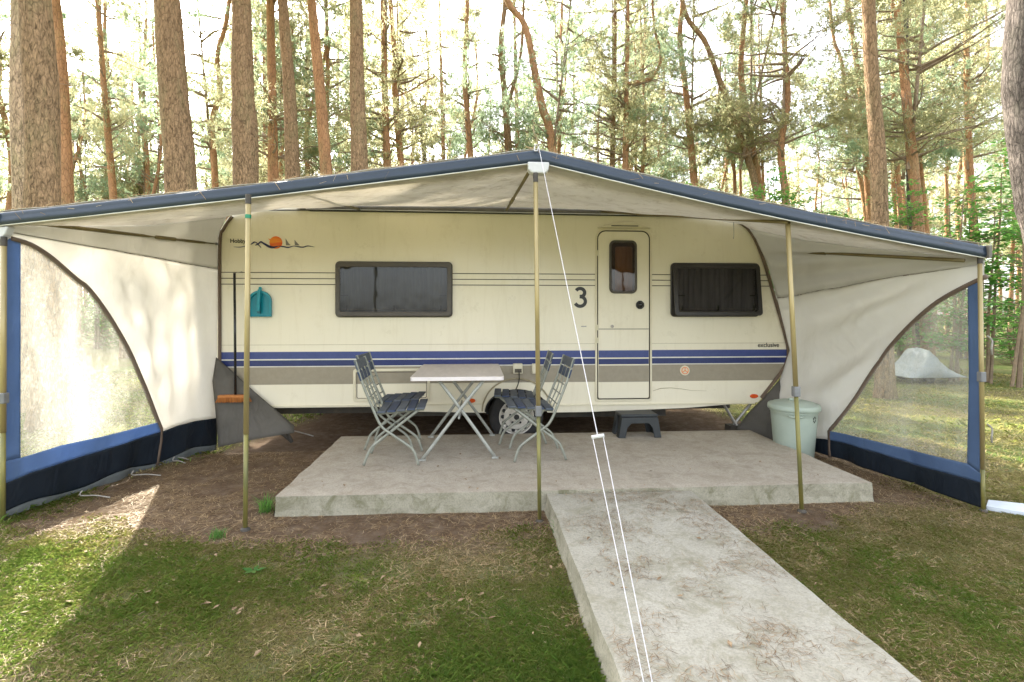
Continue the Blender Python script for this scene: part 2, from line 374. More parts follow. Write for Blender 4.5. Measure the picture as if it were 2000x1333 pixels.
def text(s, size, x, z, y, m, parent, name='lettering', bold=0, sx=1):
    cu = bpy.data.curves.new(name, 'FONT'); cu.body = s; cu.size = size; cu.extrude = .0015; cu.offset = bold; cu.align_x = 'CENTER'; cu.align_y = 'CENTER'
    o = bpy.data.objects.new(name, cu); COL.objects.link(o); cu.materials.append(MATS[m]); o.parent = parent
    me = bpy.data.meshes.new_from_object(o.evaluated_get(bpy.context.evaluated_depsgraph_get())); bpy.data.objects.remove(o); o = bpy.data.objects.new(name, me); COL.objects.link(o); o.parent = parent
    o.location = Vector((x, y, z)) - rootloc(parent); o.rotation_euler = (R(90), 0, 0); o.scale = (sx, 1, 1); return o
def fastmesh(name, V, F, mats, attr=None, mi=None, parent=None):
    V = np.asarray(V, np.float32); me = bpy.data.meshes.new(name); me.vertices.add(len(V)); me.vertices.foreach_set('co', V.ravel())
    tot = np.concatenate([np.full(len(f), f.shape[1]) for f in F]); lo = np.concatenate([f.ravel() for f in F])
    me.loops.add(len(lo)); me.loops.foreach_set('vertex_index', lo.astype(np.int32)); me.polygons.add(len(tot))
    st = np.concatenate([[0], np.cumsum(tot)[:-1]]); me.polygons.foreach_set('loop_start', st.astype(np.int32)); 
    for m in mats: me.materials.append(MATS[m])
    if mi is not None: me.polygons.foreach_set('material_index', np.asarray(mi, np.int32))
    if attr:
        a = me.attributes.new(attr[0], 'FLOAT', 'POINT'); a.data.foreach_set('value', np.asarray(attr[1], np.float32))
    me.update(calc_edges=True); me.validate()
    o = bpy.data.objects.new(name, me); COL.objects.link(o); o.parent = parent; return o

# ------------------------------------------------------------------ ground
SLAB = (-1.39, 2.94, 3.63, 5.36, .14)
PATH = (.50, 1.545, .2, 3.63, .118)
def gz(x, y):
    z = (fbm(x, y, .9) - .5) * .05 * sstep(4.0, 9.0, np.hypot(x, np.asarray(y) - 3.5)) + (fbm(x, y, 5, 5) - .5) * .016
    z = z - .045 * sstep(5.2, 5.5, y) * (1 - sstep(7.8, 8.4, y)) * (1 - sstep(3.0, 4.2, np.abs(np.asarray(x) - .4)))
    return z
def gmask(x, y):
    x = np.asarray(x, float); y = np.asarray(y, float); n = fbm(x, y, 1.6, 9) - .5
    edge = np.interp(x, [-3.2, -2.2, -1.4, -.6, 0, .5, 1.5, 2.4, 3.4, 4.2], [3.3, 3.25, 3.15, 3.05, 2.85, 3.0, 3.1, 3.15, 3.4, 3.5])
    near = 1 - sstep(-.35, .3, y - edge + n * .9)
    out = np.maximum(sstep(3.3, 4.0, x + n * .4), 1 - sstep(-3.5, -3.0, x - (y - 3.6) * .25 + n * .4))
    far = sstep(8.2, 9.5, y + n)
    return np.clip(np.maximum(np.maximum(near, out), far * .9) * (.72 + .9 * n + .12), 0, 1)
xs = np.concatenate([-np.geomspace(170, 7.2, 34), np.arange(-7, 8.01, .07), np.geomspace(8.2, 180, 34)])
ys = np.concatenate([[-12, -6, -3, -1.5, -.5], np.arange(0, 9.5, .07), np.geomspace(9.7, 300, 70)])
X, Y = np.meshgrid(xs, ys); X = X.ravel(); Y = Y.ravel(); nx = len(xs); ny = len(ys)
i, j = np.meshgrid(np.arange(nx - 1), np.arange(ny - 1)); a = (j * nx + i).ravel()
g = fastmesh('ground', np.stack([X, Y, gz(X, Y)], 1), [np.stack([a, a + 1, a + nx + 1, a + nx], 1)], ['ground'], ('grass', gmask(X, Y)))
g.data.polygons.foreach_set('use_smooth', [True] * len(g.data.polygons)); tag(g, kind='structure')

def rough_slab(name, x0, x1, y0, y1, z1, m, seed, step=.06):
    nxx = int((x1 - x0) / step); nyy = int((y1 - y0) / step); mb = MB()
    def e(x, y, k):
        return (float(fbm(x, y, 4, seed + k)) - .5) * .02
    top = lambda u, v: (x0 + (x1 - x0) * u + (e(u, v * 3, 1) if u in (0, 1) else 0), y0 + (y1 - y0) * v + (e(u * 5, v, 2) if v in (0, 1) else 0),
                        z1 + (float(fbm(u * 3, v * 3, 3, seed)) - .5) * .006 - (.006 if (u in (0, 1) or v in (0, 1)) else 0))
    mb.grid(top, nxx, nyy, 0)
    def side(fixed, val, n):
        for k in range(n):
            for lay in range(4):
                def q(kk, ll):
                    u, v = (kk / n, val) if fixed == 'v' else (val, kk / n); p = top(u, v); h = ll / 4
                    o = (.035 * h * h + (float(fbm(kk * .35, ll * 1.3, 1, seed + 7)) - .4) * .028 * (h > 0)) * (-1 if val == 0 else 1)
                    return (p[0] + (o if fixed == 'u' else 0), p[1] + (o if fixed == 'v' else 0), p[2] * (1 - h) - .05 * h)
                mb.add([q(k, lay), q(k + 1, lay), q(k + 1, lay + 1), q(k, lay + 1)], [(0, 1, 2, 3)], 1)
    side('v', 0, nxx); side('v', 1, nxx); side('u', 0, nyy); side('u', 1, nyy)
    o = mb.build(name, m, smooth=False); return tag(o, kind='structure')
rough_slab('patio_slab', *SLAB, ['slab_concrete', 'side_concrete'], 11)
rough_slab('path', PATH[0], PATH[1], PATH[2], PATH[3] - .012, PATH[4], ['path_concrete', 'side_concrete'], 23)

# ------------------------------------------------------------------ caravan
cv = thing('caravan', 'cream touring caravan with blue stripes and number 3, parked behind the concrete slab', 'caravan', (.4, 6.7, 0))
WX, WZ = .43, .265
arch = [(WX + .335 * math.cos(a), .33 + .23 * math.sin(a)) for a in [math.pi * k / 12 for k in range(13)]]
right_prof = [(1.9, 2.585), (2.55, 2.53), (2.86, 2.46), (3.03, 2.36), (3.13, 2.22), (3.24, 1.95), (3.37, 1.52), (3.47, 1.18), (3.515, .98), (3.505, .86), (3.42, .72), (3.15, .40)]
bot = [(2.3, .345), (1.2, .315), (arch[0][0], .315)] + arch[1:-1] + [(arch[-1][0], .32), (-1.0, .355), (-1.02, .40), (-2.68, .40)]
left_prof = [(-2.71, .9), (-2.71, 2.14), (-2.68, 2.27), (-2.60, 2.40), (-2.44, 2.49), (-2.1, 2.55), (-1.5, 2.585)]
outline = right_prof + bot + left_prof
mb = MB(); mb.prism(outline, YC, YC + 2.25)
body = mb.build('body', 'caravan_paint', cv)
def edge_r(z): return interp(sorted([(zz, xx) for xx, zz in right_prof]), z) - .012
def strip(name, z0l, z1l, m, pro=.003, x0=-2.70, x1=None, parent=cv):
    xr0 = x1 if x1 else edge_r(z0l); xr1 = x1 if x1 else edge_r(z1l)
    return MB().prism([(x0, z0l), (xr0, z0l), (xr1, z1l), (x0, z1l)], YC - pro, YC + .001).build(name, m, parent)
def zc(py, px=1000): return C(px, py)[1]
DX0, DX1 = C(1168, 600)[0], C(1267, 600)[0]
for (a_, b_) in ((-2.70, DX0 - .03), (DX1 + .03, None)):
    strip('stripe', zc(699), zc(685.5), 'blue_stripe', .003, a_, b_)
    strip('stripe', zc(712.5), zc(701.5), 'navy_stripe', .003, a_, b_)
    strip('stripe', zc(747.5), zc(714.5), 'grey_stripe', .003, a_, b_)
    strip('trim_line', zc(714.4), zc(712.6), 'white_line', .005, a_, b_)
    strip('trim_line', zc(701.4), zc(699.1), 'white_line', .005, a_, b_)
    for py in (535.3, 546.5, 557.5): strip('trim_line', zc(py + .8), zc(py - .8), 'thin_line', .003, a_, b_)
    strip('trim_line', zc(672.6), zc(672), 'seam_line', .002, a_, b_)
strip('skirt_rail', .385, .40, 'cream_plastic', .02, WX + .38, 3.1)
strip('skirt_rail', .41, .425, 'cream_plastic', .015, -2.45, WX - .38)
# awning rail and gutter over the face
MB().prism([(-1.75, 2.475), (2.15, 2.475), (2.35, 2.49), (1.9, 2.56), (-1.2, 2.565), (-1.9, 2.50)], YC - .018, YC + .001).build('gutter', 'gutter_grey', cv)
MB().tube([(-2.3, YC - .02, 2.478), (-1.8, YC - .022, 2.484), (2.1, YC - .022, 2.468), (2.5, YC - .02, 2.455)], .006, 6).build('gutter_lip', 'black_rubber', cv)
MB().tube([(-1.8, YC - .024, 2.497), (2.1, YC - .024, 2.481)], .0035, 5).build('gutter_lip', 'white_line', cv)
# keder rail down both ends
MB().tube([(x + .035, YC - .012, z) for x, z in smoothpts([(p[0], p[1], 0) for p in [(-2.71, .42), (-2.71, 1.2), (-2.71, 2.1), (-2.665, 2.29), (-2.56, 2.43)]], 5) for z in [z]] if False else
          [Vector((p.x + .03, YC - .012, p.y)) for p in smoothpts([(-2.71, .42, 0), (-2.71, 1.2, 0), (-2.71, 2.12, 0), (-2.67, 2.28, 0), (-2.585, 2.41, 0)], 5)], .018, 6).build('end_rail', 'brown_binding', cv)
MB().tube([Vector((p.x - .02, YC - .012, p.y)) for p in smoothpts([(2.9, 2.44, 0), (3.03, 2.36, 0), (3.13, 2.22, 0), (3.24, 1.95, 0), (3.37, 1.52, 0), (3.47, 1.18, 0), (3.515, .98, 0), (3.50, .86, 0), (3.42, .72, 0), (3.2, .45, 0)], 3)], .02, 6).build('end_rail', 'brown_binding', cv)

def window(px0, px1, py0, py1, dark, tilt, curt):
    x0, z1 = C(px0, py0); x1, z0 = C(px1, py1); x0 = (x0 + C(px0, py1)[0]) / 2
    m = 'window_frame_dark' if dark else 'window_frame'
    o = MB().ring(rrect(x0, x1, z0, z1, .045), rrect(x0 + .045, x1 - .045, z0 + .045, z1 - .045, .02), YC - .03, YC + .001).build('window', m, cv, bevel=.006)
    mb = MB(); n = 60
    def cf(u, v):
        x = x0 + .05 + (x1 - x0 - .1) * u; p = math.sin(u * 95 + 3 * math.sin(u * 9)) * .006 + math.sin(u * 37) * .004
        return (x, YC - .012 + p, z0 + .06 + (z1 - z0 - .12) * v)
    mb.grid(cf, 150, 1); mb.build('curtain', curt, o, smooth=True)
    sash = MB(); yo = lambda z: YC - .034 - tilt * (z1 - z)
    out, inn = rrect(x0 + .012, x1 - .012, z0 + .012, z1 - .012, .04), rrect(x0 + .055, x1 - .055, z0 + .055, z1 - .06, .025)
    k = len(out); vs = [(x, yo(z) - .018, z) for x, z in out] + [(x, yo(z) - .018, z) for x, z in inn] + [(x, yo(z), z) for x, z in out] + [(x, yo(z), z) for x, z in inn]
    fs = []
    for i in range(k):
        j = (i + 1) % k; fs += [(i, j, k + j, k + i), (2 * k + i, 3 * k + i, 3 * k + j, 2 * k + j), (i, 2 * k + i, 2 * k + j, j), (k + i, k + j, 3 * k + j, 3 * k + i)]
    sash.add(vs, fs).build('sash', m, o, bevel=.004)
    MB().add([(x, yo(z) - .006, z) for x, z in rrect(x0 + .05, x1 - .05, z0 + .05, z1 - .055, .025)], [tuple(range(k))]).build('pane', 'tinted_glass', o)
    for fx in (.10, .5, .9): 
        ct = MB(); xx = x0 + (x1 - x0) * fx; zz = z0 + .075; ct.box(xx - .006, xx + .006, yo(zz) - .002, yo(zz) + .014, zz, zz + .05); ct.box(xx - .018, xx + .006, yo(zz) - .002, yo(zz) + .01, zz - .006, zz + .006); ct.build('catch', 'black_rubber', o)
    for xx, sg in ((x0 + .065, 1), (x1 - .065, -1)):
        zz = z0 + (z1 - z0) * .38; ct = MB(); ct.box(min(xx, xx + sg * .07), max(xx, xx + sg * .07), yo(zz) - .002, yo(zz) + .012, zz, zz + .012); ct.build('catch', 'black_rubber', o)
    MB().tube([(x0 + .07, yo(z0 + .085) + .004, z0 + .085), (x1 - .07, yo(z0 + .085) + .004, z0 + .085)], .004, 5).build('stay_bar', 'galvanised', o)
    return o
window(656, 884, 511, 620, False, .02, 'curtain_blue')
window(1309, 1481, 514, 619, True, .12, 'curtain')

# door
def doorpoly(x0, x1, z0, z1, r, rb=.02):
    p = []
    for cx, cz, a0, q in ((x1 - r, z1 - r, 0, r), (x0 + r, z1 - r, 90, r), (x0 + rb, z0 + rb, 180, rb), (x1 - rb, z0 + rb, 270, rb)):
        for k in range(7): a = R(a0 + 15 * k); p.append((cx + q * math.cos(a), cz + q * math.sin(a)))
    return p
dz0, dz1 = zc(778, 1215), zc(453, 1215)
dr = MB().prism(doorpoly(DX0, DX1, dz0, dz1, .085), YC - .012, YC + .001).build('door', 'caravan_paint', cv, bevel=.004)
MB().ring(doorpoly(DX0 - .012, DX1 + .012, dz0 - .012, dz1 + .012, .095), doorpoly(DX0 - .001, DX1 + .001, dz0 - .001, dz1 + .001, .086), YC - .006, YC + .001).build('gasket', 'door_gasket', dr)
MB().ring(doorpoly(DX0 - .033, DX1 + .033, dz0 - .035, dz1 + .033, .115), doorpoly(DX0 - .0125, DX1 + .0125, dz0 - .0125, dz1 + .0125, .0955), YC - .014, YC + .001).build('door_frame', 'cream_plastic', cv, bevel=.003)
for z0_, z1_, m_ in ((zc(698.5, 1215), zc(684.5, 1215), 'blue_stripe'), (zc(711.5, 1215), zc(701, 1215), 'navy_stripe'), (zc(746, 1215), zc(714, 1215), 'grey_stripe')):
    MB().prism([(DX0 + .004, z0_), (DX1 - .004, z0_), (DX1 - .004, z1_), (DX0 + .004, z1_)], YC - .0145, YC - .0115).build('stripe', m_, dr)
MB().prism([(DX0 + .004, zc(643.6, 1215)), (DX1 - .004, zc(643.6, 1215)), (DX1 - .004, zc(642.4, 1215)), (DX0 + .004, zc(642.4, 1215))], YC - .014, YC - .0115).build('split_line', 'thin_line', dr)
wx0, wz1 = C(1189, 470); wx1, wz0 = C(1243, 574)
wf = MB().ring(rrect(wx0, wx1, wz0, wz1, .06), rrect(wx0 + .028, wx1 - .028, wz0 + .028, wz1 - .028, .035), YC - .03, YC - .011).build('door_window', 'window_frame', dr, bevel=.008)
MB().grid(lambda u, v: (wx0 + .02 + (wx1 - wx0 - .04) * u, YC - .014 + math.sin(u * 30) * .002, wz0 + .02 + (wz1 - wz0 - .04) * v), 40, 1).build('curtain', 'curtain_tan', wf, smooth=True)
MB().ring(rrect(wx0 + .02, wx1 - .02, wz0 + .02, wz1 - .02, .04), rrect(wx0 + .065, wx1 - .05, wz0 + .035, wz1 - .07, .02), YC - .0215, YC - .018).build('shade', 'window_frame', wf)
MB().add([(x, YC - .026, z) for x, z in rrect(wx0 + .02, wx1 - .02, wz0 + .02, wz1 - .02, .04)], [tuple(range(24))]).build('pane', 'brown_glass', wf)
hx, hz = C(1249, 596)
hd = MB().prism([(hx + .05 * math.cos(R(22.5 + 45 * k)), hz + .05 * math.sin(R(22.5 + 45 * k))) for k in range(8)], YC - .03, YC - .011).build('handle', 'black_plastic', dr, bevel=.008)
MB().lathe([(.030, -.032), (.033, -.04), (.027, -.055), (.010, -.060)], (hx, YC, hz), 20, axis='y').build('knob', 'black_plastic', hd, smooth=True)
lx, lz = C(1195, 638); MB().lathe([(.018, -.012), (.018, -.02), (.012, -.022)], (lx, YC, lz), 16, axis='y').build('lock', 'galvanised', dr)
for pz in (495, 640, 665): hx_, hz_ = C(1167, pz); MB().tube([(hx_ - .006, YC - .02, hz_ - .03), (hx_ - .006, YC - .02, hz_ + .03)], .008, 8).build('hinge', 'cream_plastic', dr)
# awning lamp hood above the door
cx_ = (DX0 + DX1) / 2; lzz = zc(441, 1215)
hood = [(cx_ - .30, lzz - .03)] + [(cx_ - .30 + .6 * k / 12, lzz - .03 + .065 * math.sin(math.pi * k / 12)) for k in range(1, 12)] + [(cx_ + .30, lzz - .03)]
lm = MB().prism(hood, YC - .05, YC + .001).build('door_lamp', 'cream_plastic', cv, bevel=.012)
MB().prism(rrect(cx_ - .15, cx_ + .15, lzz - .018, lzz - .006, .005), YC - .054, YC - .049).build('lens', 'gutter_grey', lm)

# number, lettering, badges
nx_, nz_ = C(1133, 581); 
P3 = [(-.050 + 0, .062, 0)] + [(.050 * math.cos(R(a)), .050 + .046 * math.sin(R(a)), 0) for a in range(150, -75, -15)] + [(-.005, .008, 0)]
P3b = [(-.005, .006, 0)] + [(.058 * math.cos(R(a)), -.046 + .053 * math.sin(R(a)), 0) for a in range(68, -165, -15)]
for P_, pr_ in ((P3[1:], .004), (P3b, .0046)):
    up_, dn_ = [], []
    for k in range(len(P_)):
        a_, b_ = Vector(P_[max(k - 1, 0)]), Vector(P_[min(k + 1, len(P_) - 1)]); d_ = (b_ - a_).normalized(); n_v = Vector((-d_.y, d_.x, 0)) * .0185; c_ = Vector(P_[k]); up_.append((nx_ + (c_ + n_v).x, nz_ + (c_ + n_v).y)); dn_.append((nx_ + (c_ - n_v).x, nz_ + (c_ - n_v).y))
    mb = MB()
    for k in range(len(P_) - 1): mb.prism([up_[k], up_[k + 1], dn_[k + 1], dn_[k]], YC - pr_, YC + .001)
    mb.build('number', 'lettering', cv)
nx_, nz_ = C(1500.5, 674.5); text('exclusive', .070, nx_, nz_, YC - .004, 'lettering', cv, 'lettering', .0004, .98)
nx_, nz_ = C(465, 471.5); text('Hobby', .062, nx_, nz_, YC - .004, 'lettering', cv, 'lettering', .0004, .95)
def Q(zx, zy): return C(400 + zx / 3.92, 400 + zy / 3.92)
def ribbon(name, pts, m, pro=.004):
    P = smoothpts([(*Q(a_, b_), w_) for a_, b_, w_ in pts], 5); up = [(p.x, p.y + p.z / 2) for p in P]; dn = [(p.x, p.y - p.z / 2) for p in P][::-1]
    MB().prism(up + dn, YC - pro, YC + .001).build(name, m, lg)
lg = MB().prism([(Q(545, 288)[0] + .066 * math.cos(t), Q(545, 288)[1] - .004 + .066 * math.sin(t)) for t in [2 * math.pi * k / 28 for k in range(28)]], YC - .003, YC + .001).build('sunset_emblem', 'sun_orange', cv)
ribbon('wave', [(222, 324, .003), (270, 326, .008), (310, 318, .008), (340, 305, .008)], 'logo_navy')
ribbon('mountain', [(345, 312, .006), (372, 292, .016), (388, 288, .010), (405, 302, .016), (432, 330, .008)], 'logo_navy')
ribbon('mountain', [(388, 312, .006), (412, 300, .018), (430, 286, .016), (455, 300, .022), (490, 320, .028), (525, 328, .022), (560, 320, .008)], 'logo_navy', .006)
ribbon('wave', [(560, 318, .006), (600, 322, .014), (640, 328, .014), (680, 318, .008), (720, 324, .012), (755, 326, .012), (790, 317, .010), (840, 325, .003)], 'logo_navy')
ribbon('bird', [(487, 262, .006), (500, 268, .010), (515, 264, .004)], 'sun_orange')
for a_, h_ in ((622, 52), (690, 42)):
    MB().prism([Q(a_, 312), Q(a_ - 3, 312 - h_), Q(a_ + 20, 296), Q(a_ + 36, 312)], YC - .004, YC + .001).build('sail', 'logo_grey', lg)
bx_, bz_ = C(1140, 638); MB().prism(rrect(bx_ - .03, bx_ + .03, bz_ - .006, bz_ + .006, .005), YC - .006, YC + .001).build('badge', 'galvanised', cv)
rx_, rz_ = C(1337, 724)
st = MB().lathe([(.055, 0), (.055, -.010), (.050, -.013)], (rx_, YC, rz_), 28, axis='y').build('round_cap', 'cream_plastic', cv)
tr_ = MB(); tr_.ring([(rx_ + .040 * math.cos(t), rz_ + .040 * math.sin(t)) for t in [2 * math.pi * k / 24 for k in range(24)]], [(rx_ + .033 * math.cos(t), rz_ + .033 * math.sin(t)) for t in [2 * math.pi * k / 24 for k in range(24)]], YC - .016, YC - .012)
for a_ in (90, 210, 330): tr_.tube([(rx_, YC - .015, rz_), (rx_ + .03 * math.cos(R(a_)), YC - .015, rz_ + .03 * math.sin(R(a_)))], .004, 5)
tr_.build('cap_mark', 'sun_orange', st)
for px, py in ((920, 783), (1472, 774)):
    ox, oz = C(px, py); e_ = [(ox + .048 * math.cos(t), oz + .024 * math.sin(t)) for t in [2 * math.pi * k / 20 for k in range(20)]]
    MB().prism(e_, YC - .016, YC + .001).build('side_reflector', 'orange_lens', cv, bevel=.006)
# service hatch
h0x, h1z = C(690, 721); h1x, h0z = C(840, 784)
ht = MB().ring(rrect(h0x, h1x, h0z, h1z, .03), rrect(h0x + .028, h1x - .028, h0z + .028, h1z - .028, .02), YC - .014, YC + .001).build('service_hatch', 'cream_plastic', cv, bevel=.005)
MB().ring(rrect(h0x + .036, h1x - .036, h0z + .036, h1z - .036, .018), rrect(h0x + .041, h1x - .041, h0z + .041, h1z - .041, .016), YC - .005, YC + .001).build('hatch_groove', 'thin_line', ht)
# sockets
for (px, py, big) in ((1011, 720, 1), (1046, 720, 0)):
    sx_, sz_ = C(px, py); q_ = .052 if big else .042
    sk = MB().prism(rrect(sx_ - q_, sx_ + q_, sz_ - .055, sz_ + .055, .01), YC - .045, YC + .001).build('power_socket', 'cream_plastic', cv, bevel=.008)
    if big:
        MB().box(sx_ - .035, sx_ + .04, YC - .05, YC - .044, sz_ - .04, sz_).build('socket_mouth', 'thin_line', sk)
        MB().tube(smoothpts([(sx_ + .01, YC - .06, sz_ - .02), (sx_ + .012, YC - .075, sz_ - .1), (sx_ - .005, YC - .05, sz_ - .18), (sx_ - .03, YC - .02, sz_ - .24)], 6), .006, 6).build('power_cable', 'black_rubber', sk, smooth=True)
# arch trim, scrape
MB().tube([(WX + .375 * math.cos(a), YC - .012, .34 + .35 * math.sin(a)) for a in [math.pi * k / 24 for k in range(25)]], .008, 6).build('arch_trim', 'seam_line', cv, smooth=True)
MB().tube([(WX + .34 * math.cos(a), YC - .004, .33 + .235 * math.sin(a)) for a in [math.pi * k / 24 for k in range(25)]], .010, 6).build('arch_trim', 'black_rubber', cv, smooth=True)
MB().tube([(*[Vector((C(a_, b_)[0], YC - .001, C(a_, b_)[1]))],)[0] for a_, b_ in ((1275, 764), (1290, 759), (1310, 758), (1330, 760), (1350, 763), (1380, 764))], [.002, .004, .003, .003, .002, .001], 5).build('scratch', 'seam_line', cv)
# running gear
MB().prism([(WX + .33 * math.cos(a), .33 + .225 * math.sin(a)) for a in [math.pi * k / 12 for k in range(13)]] + [(WX - .33, .25), (WX + .33, .25)], YC + .27, YC + .29).build('wheel_well', 'black_rubber', cv)
for yy, s_ in ((YC + .03, 1), (YC + 2.22, -1)):
    wh = MB().lathe([(.10, .06), (.18, .05), (.19, .0), (.27, .0), (.292, .02), (.30, .05), (.30, .13), (.292, .16), (.26, .18), (.1, .18)], (WX, yy if s_ > 0 else yy - .18, WZ), 40, axis='y').build('wheel', 'tyre', cv, smooth=True)
    hol = MB().lathe([(.192, -.004), (.180, .0), (.172, .03), (.150, .035), (.135, .015), (.09, .012), (.075, .0), (.05, -.012), (.03, -.014)], (WX, yy if s_ > 0 else yy - .03, WZ), 40, axis='y', cap=False)
    hol.lathe([(.16, -.001), (.162, .028)], (WX, yy, WZ), 4, axis='y') if False else None
    if s_ > 0:
        for k in range(14):
            a = 2 * math.pi * k / 14; hol.lathe([(.021, .014), (.021, .006)], (WX + .150 * math.cos(a), yy + .012, WZ + .150 * math.sin(a)), 10, axis='y', mi=1)
        for k in range(5):
            a = 2 * math.pi * k / 5 + .3; hol.lathe([(.013, .01), (.013, -.014)], (WX + .072 * math.cos(a), yy + .004, WZ + .072 * math.sin(a)), 8, axis='y', mi=1)
        hol.lathe([(.03, 0), (.03, -.003)], (WX, yy - .014, WZ), 14, axis='y', mi=1)
    hol.build('rim', ['rim_metal', 'black_rubber'], wh)
ch = MB(); ch.box(-2.3, 3.0, YC + .35, YC + .42, .27, .395); ch.box(-2.3, 3.0, YC + 1.8, YC + 1.87, .27, .395); ch.box(WX - .05, WX + .05, YC + .1, YC + 2.1, .22, .32)
ch.box(-.9, .0, YC + .22, YC + .9, .25, .35); ch.box(.9, 2.2, YC + .3, YC + .34, .20, .33); ch.build('chassis', 'chassis', cv)
for (xa, xb, yy) in ((C(1418, 786)[0], C(1447, 824)[0], YC + .1), (C(1484, 780)[0], C(1444, 826)[0], YC + .13)):
    MB().tube([(xa, yy, .40), (xb, yy, .12)], .016, 6).build('corner_steady', 'galvanised', cv)
MB().box(-2.62, 1.9, YC + 2.18, YC + 2.20, -.02, .41).build('sun_blocker', 'skirt_grey', cv)  # added unseen panel, keeps sun from behind off the ground under the caravan
ft = C(1446, 826); MB().box(ft[0] - .08, ft[0] + .08, YC + .05, YC + .2, -.03, .12).build('steady_foot', 'chassis', cv)
for xa, xb in ((-2.2, -2.0), (-2.45, -2.0)): MB().tube([(xa, YC + .15, .40), (xb, YC + .15, .0)], .016, 6).build('corner_steady', 'chassis', cv)

# ------------------------------------------------------------------ awning
aw = thing('awning', 'large white caravan awning with blue valance, clear side windows and tan poles', 'awning', (.4, 3.6, 0))
FL, FP, FR = Vector((-3.19, 3.64, 1.985)), Vector((.41, 3.42, 2.415)), Vector((3.575, 3.37, 1.79))
def front(a):
    if a < .53: t = a / .53; p = FL.lerp(FP, t); p.z -= .012 * math.sin(math.pi * t)
    else: t = (a - .53) / .47; p = FP.lerp(FR, t); p.z -= .030 * math.sin(math.pi * t)
    return p
def back(a):
    x = interp([(0, -2.60), (.05, -2.50), (.12, -2.25), (.2, -1.8), (.5, .1), (.86, 2.2), (.93, 2.7), (.97, 2.9), (1, 3.03)], a)
    z = interp([(0, 2.40), (.05, 2.45), (.12, 2.485), (.2, 2.53), (.5, 2.545), (.86, 2.525), (.93, 2.46), (.97, 2.42), (1, 2.34)], a)
    return Vector((x, YC - .035, z))
def roofpt(a, v):
    p = front(a).lerp(back(a), v); 
    sag = .045 * math.sin(math.pi * v) * (1 - .6 * math.exp(-((a - .53) / .05) ** 2)) * (1 - .5 * math.exp(-((a - .30) / .04) ** 2))
    p.z -= sag; p.z += (float(fbm(a * 14, v * 3, 1, 4)) - .5) * .05 * math.sin(math.pi * v)
    return p
rf = MB(); rf.grid(lambda u, v: tuple(roofpt(u, v)), 110, 30); rf.build('roof', 'roof_cloth', aw, smooth=True, solid=.002)
vl = MB()
VP = [(0, -.004), (-.010, .004), (-.018, .020), (-.014, .040), (-.012, .052), (-.014, .066), (-.006, .080), (.03, .088), (.10, .090)]
def valf(u, v):
    i = v * (len(VP) - 1); k = min(int(i), len(VP) - 2); f = i - k; dy = VP[k][0] * (1 - f) + VP[k + 1][0] * f; dz = VP[k][1] * (1 - f) + VP[k + 1][1] * f
    p = front(u); wv = (float(fbm(u * 40, v, 1, 8)) - .5) * .006; return (p.x, p.y + dy + wv, p.z + dz + wv)
vl.grid(valf, 150, 12); vl.build('valance', 'valance_blue', aw, smooth=True, solid=.003)
MB().tube([front(k / 60) + Vector((0, -.004, -.004)) for k in range(61)], .0042, 6).build('piping', 'white_line', aw, smooth=True)
MB().grid(lambda u, v: tuple(front(u).lerp(back(u), v * .12) + Vector((0, .008, .094 - v * .03 + .004 * math.sin(u * 90)))), 100, 2).build('roof_edge', 'roof_cloth', aw, smooth=True, solid=.003)
for e_, s_ in ((0, -1), (1, 1)):
    p = front(e_); MB().box(p.x - .012, p.x + .012, p.y - .035, p.y + .1, p.z - .004, p.z + .085).build('end_cap', 'gutter_grey', aw, bevel=.004)
# hub at the peak
MB().prism([(FP.x - .075, FP.z - .002), (FP.x + .075, FP.z - .002), (FP.x + .068, FP.z - .055), (FP.x + .045, FP.z - .08), (FP.x - .045, FP.z - .08), (FP.x - .068, FP.z - .055)], FP.y - .02, FP.y + .06).build('ridge_bracket', 'white_plastic', aw, bevel=.01)
pl = FL + Vector((.015, .02, -.005)); MB().prism([(pl.x - .04, pl.z), (pl.x + .05, pl.z), (pl.x + .03, pl.z - .05), (pl.x - .02, pl.z - .11), (pl.x - .05, pl.z - .11)], pl.y - .02, pl.y + .04).build('corner_bracket', 'white_plastic', aw, bevel=.008)

def pole(top, foot, clampz=None, mz=None, tape=None, r=.0165):
    top = Vector(top); foot = Vector(foot)
    at = lambda z: foot.lerp(top, (z - foot.z) / (top.z - foot.z)) 
    zs = mz or top.z - .9
    o = MB().tube([at(zs), at(top.z)], r, 12).build('pole', 'brass_pole', aw, smooth=True)
    MB().tube([at(foot.z), at(zs)], r * .86, 12).build('lower_tube', 'pole_green', o, smooth=True)
    MB().lathe([(r * 1.9, 0), (r * 1.7, .012), (r * .9, .02)], (foot.x, foot.y, foot.z), 12).build('foot_plate', 'chassis', o)
    MB().tube([at(top.z - .05), at(top.z + .012)], r * 1.1, 10).build('top_fitting', 'chassis', o)
    if clampz: 
        c = at(clampz); MB().box(c.x - r * 1.35, c.x + r * 1.35, c.y - r * 1.35, c.y + r * 1.35, c.z - .036, c.z + .036).build('clamp', 'clamp_grey', o, bevel=.006)
    if tape: c = at(tape); MB().tube([at(tape - .012), at(tape + .012)], r * 1.12, 12).build('tape', 'green_tape', o)
    return o
pb = atZ(479, 1036, 0); pt = atY(485, 384, pb.y); pole(pt, pb, None, .62, pt.z - .13)
pb = atZ(1054, 1020, 0); pt = atY(1046, 342, pb.y); pole(pt, pb, atY(1050, 803, pb.y).z, atY(1050, 806, pb.y).z, r=.0155)
pb = atZ(1566, 1000, 0); pt = atY(1538, 424, pb.y); pole(pt, pb, atY(1555, 765, pb.y).z, atY(1555, 768, pb.y).z)
pole((3.545, 3.385, 1.80), (3.56, 3.375, 0), .95, .30, r=.0145)
